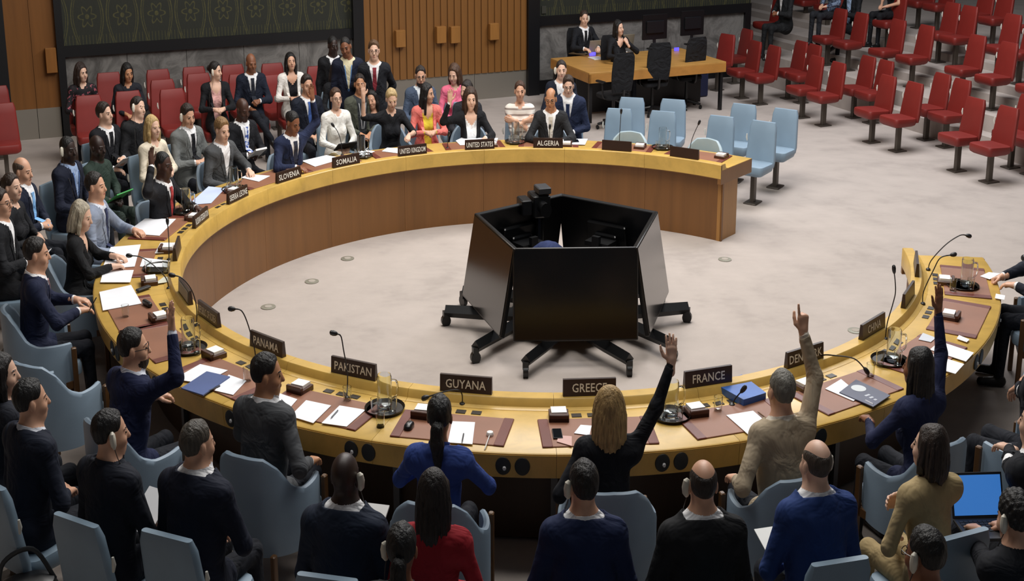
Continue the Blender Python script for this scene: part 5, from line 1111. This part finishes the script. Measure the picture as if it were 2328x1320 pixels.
lcd(1487, 112, .58, 'black monitor seen from behind on the rear desk'); lcd(1572, 102, .56, 'black monitor at the right end of the rear desk')
def laptop(M, lab, scr='#dfe3e8', e=.0, open_=1.9, case='#1b1c20'):
    r = root('laptop', lab, 'laptop', M[0, 3], M[1, 3], M[2, 3]); km = mat('plain', case, r=.4)
    g = G(M); g.box((0, 0, .010), (.34, .24, .018), b=.004); g.out('base', km, r); g = G(M)
    for i in range(5):
        for j in range(10): g.box((-.135 + .030 * j, .075 - .026 * i, .020), (.024, .020, .004))
    g.out('keyboard', mat('plain', '#0c0c0e'), r)
    ML = M @ frame(0, .12, .016, 0, rot('x', pi / 2 - open_)); g = G(ML); g.box((0, .0, .115), (.34, .010, .23), b=.003); o = g.out('lid', km, r)
    g = G(ML); g.box((0, -.006, .115), (.315, .002, .20)); g.out('display', mat('screen', scr, e=e) if e else mat('plain', scr), o); return r, ML
for u, v, lab in [(1348, 122, 'laptop in front of the man behind the rear desk'), (1416, 108, 'laptop in front of the woman at the rear desk')]:
    x, y = dpt(u, v); laptop(DM @ frame(x, y, .75, pi), lab, '#8d99a8', 0., 1.9, '#8f8574')
for k, (u, v, w_, c, lab) in enumerate([(1356, 133, .2, '#f2f2f4', 'white paper at the left end of the rear desk'), (1408, 118, .18, '#efeff2', 'white paper in the middle of the rear desk'), (1318, 122, .25, '#6a5436', 'brown tray of pens at the rear desk')]):
    x, y = dpt(u, v); g = G(DM @ frame(x, y, .75, .3 * k)); g.box((0, 0, .006), (w_ * 1.2, w_ * 1.4, .010)); tag(g.out('desk_paper' if k < 2 else 'pen_tray', mat('paper', c)), lab, 'paper' if k < 2 else 'tray')
x, y = dpt(1347, 127); g = G(DM @ frame(x, y, .75)); g.box((0, 0, .03), (.13, .03, .05)); tag(g.out('glowing_display', mat('screen', '#5a50ff', e=1.6)), 'small glowing violet display on the rear desk, by the man', 'display'); x, y = dpt(1538, 116); g = G(DM @ frame(x, y, .75)); g.box((0, 0, .03), (.10, .03, .05)); tag(g.out('glowing_display', mat('screen', '#5a50ff', e=1.2)), 'small glowing violet display on the rear desk, between the monitors', 'display')
for u, v, ya, lab in [(1416, 124, .15, 'black mesh office chair before the rear desk, leftmost of three'), (1505, 100, -.1, 'black mesh office chair before the rear desk, middle of three'), (1584, 88, .1, 'black mesh office chair before the rear desk, rightmost of three')]:
    X, Y = at(u, v, 1.10); office_chair(X - wn[0] * .30, Y - wn[1] * .30, WA + ya, lab, 'office chairs')
X, Y = at(1590, 222, 0); g = G(frame(X - .1, Y + .25, 0, WA)); g.box((0, 0, .32), (.42, .5, .62), b=.01); g.box((0, -.25, .48), (.36, .02, .2), b=.004); tag(g.out('drawer_pedestal', mat('plain', '#1b2140', r=.6)), 'dark blue pedestal under the right end of the rear desk', 'pedestal')
fixed_seat(*(lambda p: (p[0] + wn[0] * .1, p[1] + wn[1] * .1))(at(1628, 140, .46)), syaw + .3, '#842520', 'empty red seat right of the rear desk', 'red seats on posts')
# ------------------------------------------------------------------ things held or carried
def held(lab, p, dim, c, up=.03, name='paper', cat='paper', fwd=.1, tilt_=.5, side=0.):
    f = np.array([-sin(p['yaw']), cos(p['yaw'])]); rt = np.array([cos(p['yaw']), sin(p['yaw'])]); w_ = (p['W'][0] + p['W'][1]) / 2 if side == 0 else p['W'][0 if side < 0 else 1]
    M = frame(w_[0] + f[0] * fwd, w_[1] + f[1] * fwd, w_[2] + up, p['yaw']) @ frame(0, 0, 0, 0, rot('x', tilt_)); g = G(M); g.box((0, 0, 0), dim); return tag(g.out(name, mat('paper', c)), lab, cat)
by = {p['who']: p for p in PEOPLE}
held('white sheet held by the man with the thin black tie', by['the man with the thin black tie'], (.21, .28, .004), '#eef0f2'); held('white booklet held by the man with a blue printed tie', by['the man with a blue printed tie'], (.18, .26, .02), '#f2f2f2'); held('black folder on the lap of the woman in the white blouse', by['the woman in the white blouse'], (.30, .22, .012), '#1a1a1c', .04, 'folder', 'folder')
held('green folder on the lap of the man in the dark green jacket', by['the man in the dark green jacket'], (.30, .22, .012), '#4fae5f', .035, 'folder', 'folder'); held('white sheet held at the left edge by the person with glasses', by['the person with glasses at the left edge'], (.30, .24, .004), '#f2f4f6')
held('white sheet on the knee of the bald man in bright blue', by['the bald man in bright blue'], (.24, .30, .004), '#f0f2f0', .05, fwd=.06, tilt_=.2, side=-1); held('white sheet at the right side of the bald man in bright blue', by['the bald man in bright blue'], (.2, .32, .004), '#e6eaf0', .08, fwd=.1, tilt_=.7, side=1)
held('white sheet in the hands of the man with a large earpiece', by['the man with a large earpiece turning right'], (.21, .28, .004), '#e8eaee', .03); held('printed sheet beside the man at the bottom edge', pk['p62'], (.24, .3, .004), '#eceef0', .03, side=1)
held('thin white tablet before the bald man in dark blue', by['the bald man in dark blue'], (.26, .18, .010), '#d8d8d6', .22, 'tablet', 'tablet', .16, .3, 0.)
p = pk['p63']; f = np.array([-sin(p['yaw']), cos(p['yaw'])]); c = (p['W'][0] + p['W'][1]) / 2; _, ML = laptop(frame(c[0] + f[0] * .07, c[1] + f[1] * .07, c[2] - .045, p['yaw']), 'open laptop with a blue screen on the lap of the curly-haired man', '#3f7fd0', .55, 2.05)
X, Y = at(60, 1300, .45); r = root('shoulder_bag', 'black shoulder bag at the bottom left corner', 'bag', X, Y, .0); M = frame(X, Y, 0, .4)
g = G(M); g.rings([[(px * k, py * k, z) for px, py in rounded(.22, .12, .08)] for z, k in ((.02, .9), (.05, 1.), (.30, .95), (.40, .75), (.43, .4))]).out('body', mat('leather', '#121316', r=.4), r)
g = G(M); g.tube(smooth_path([(-.18, 0, .36), (-.13, .02, .52), (.05, .02, .56), (.17, 0, .38)], 6), .014, 8, flat=.4).out('strap', mat('leather', '#2c2e30', r=.4), r)
g = G(M); g.box((0, -.118, .24), (.26, .02, .16), b=.006).out('pocket', mat('leather', '#191a1d', r=.4), r)
p = pk['head']; w_ = p['W'][1]; f = np.array([-sin(p['yaw']), cos(p['yaw']), 0]); g = G(); g.tube([w_ + f * .08 + [0, 0, -.02], w_ + f * .16 + [0, 0, .08]], [.004, .005], 7); tag(g.out('pen', mat('plain', '#1a1a1c')), 'dark pen held by the man at the head seat', 'pen')
p = by['the woman in the tan blouse']
for k in range(2): g = G(p['MH']); g.tube([(.060 + .012 * k, -.098, -.03), (.066 + .012 * k, -.098, -.10)], .005, 6); g.out('hair_clip', mat('metal', '#c9c4b4', r=.3), p['root'])
print('people', len(PEOPLE), 'objs', len(bpy.data.objects), 'polys', sum(len(o.data.polygons) for o in bpy.data.objects if o.type == 'MESH'))
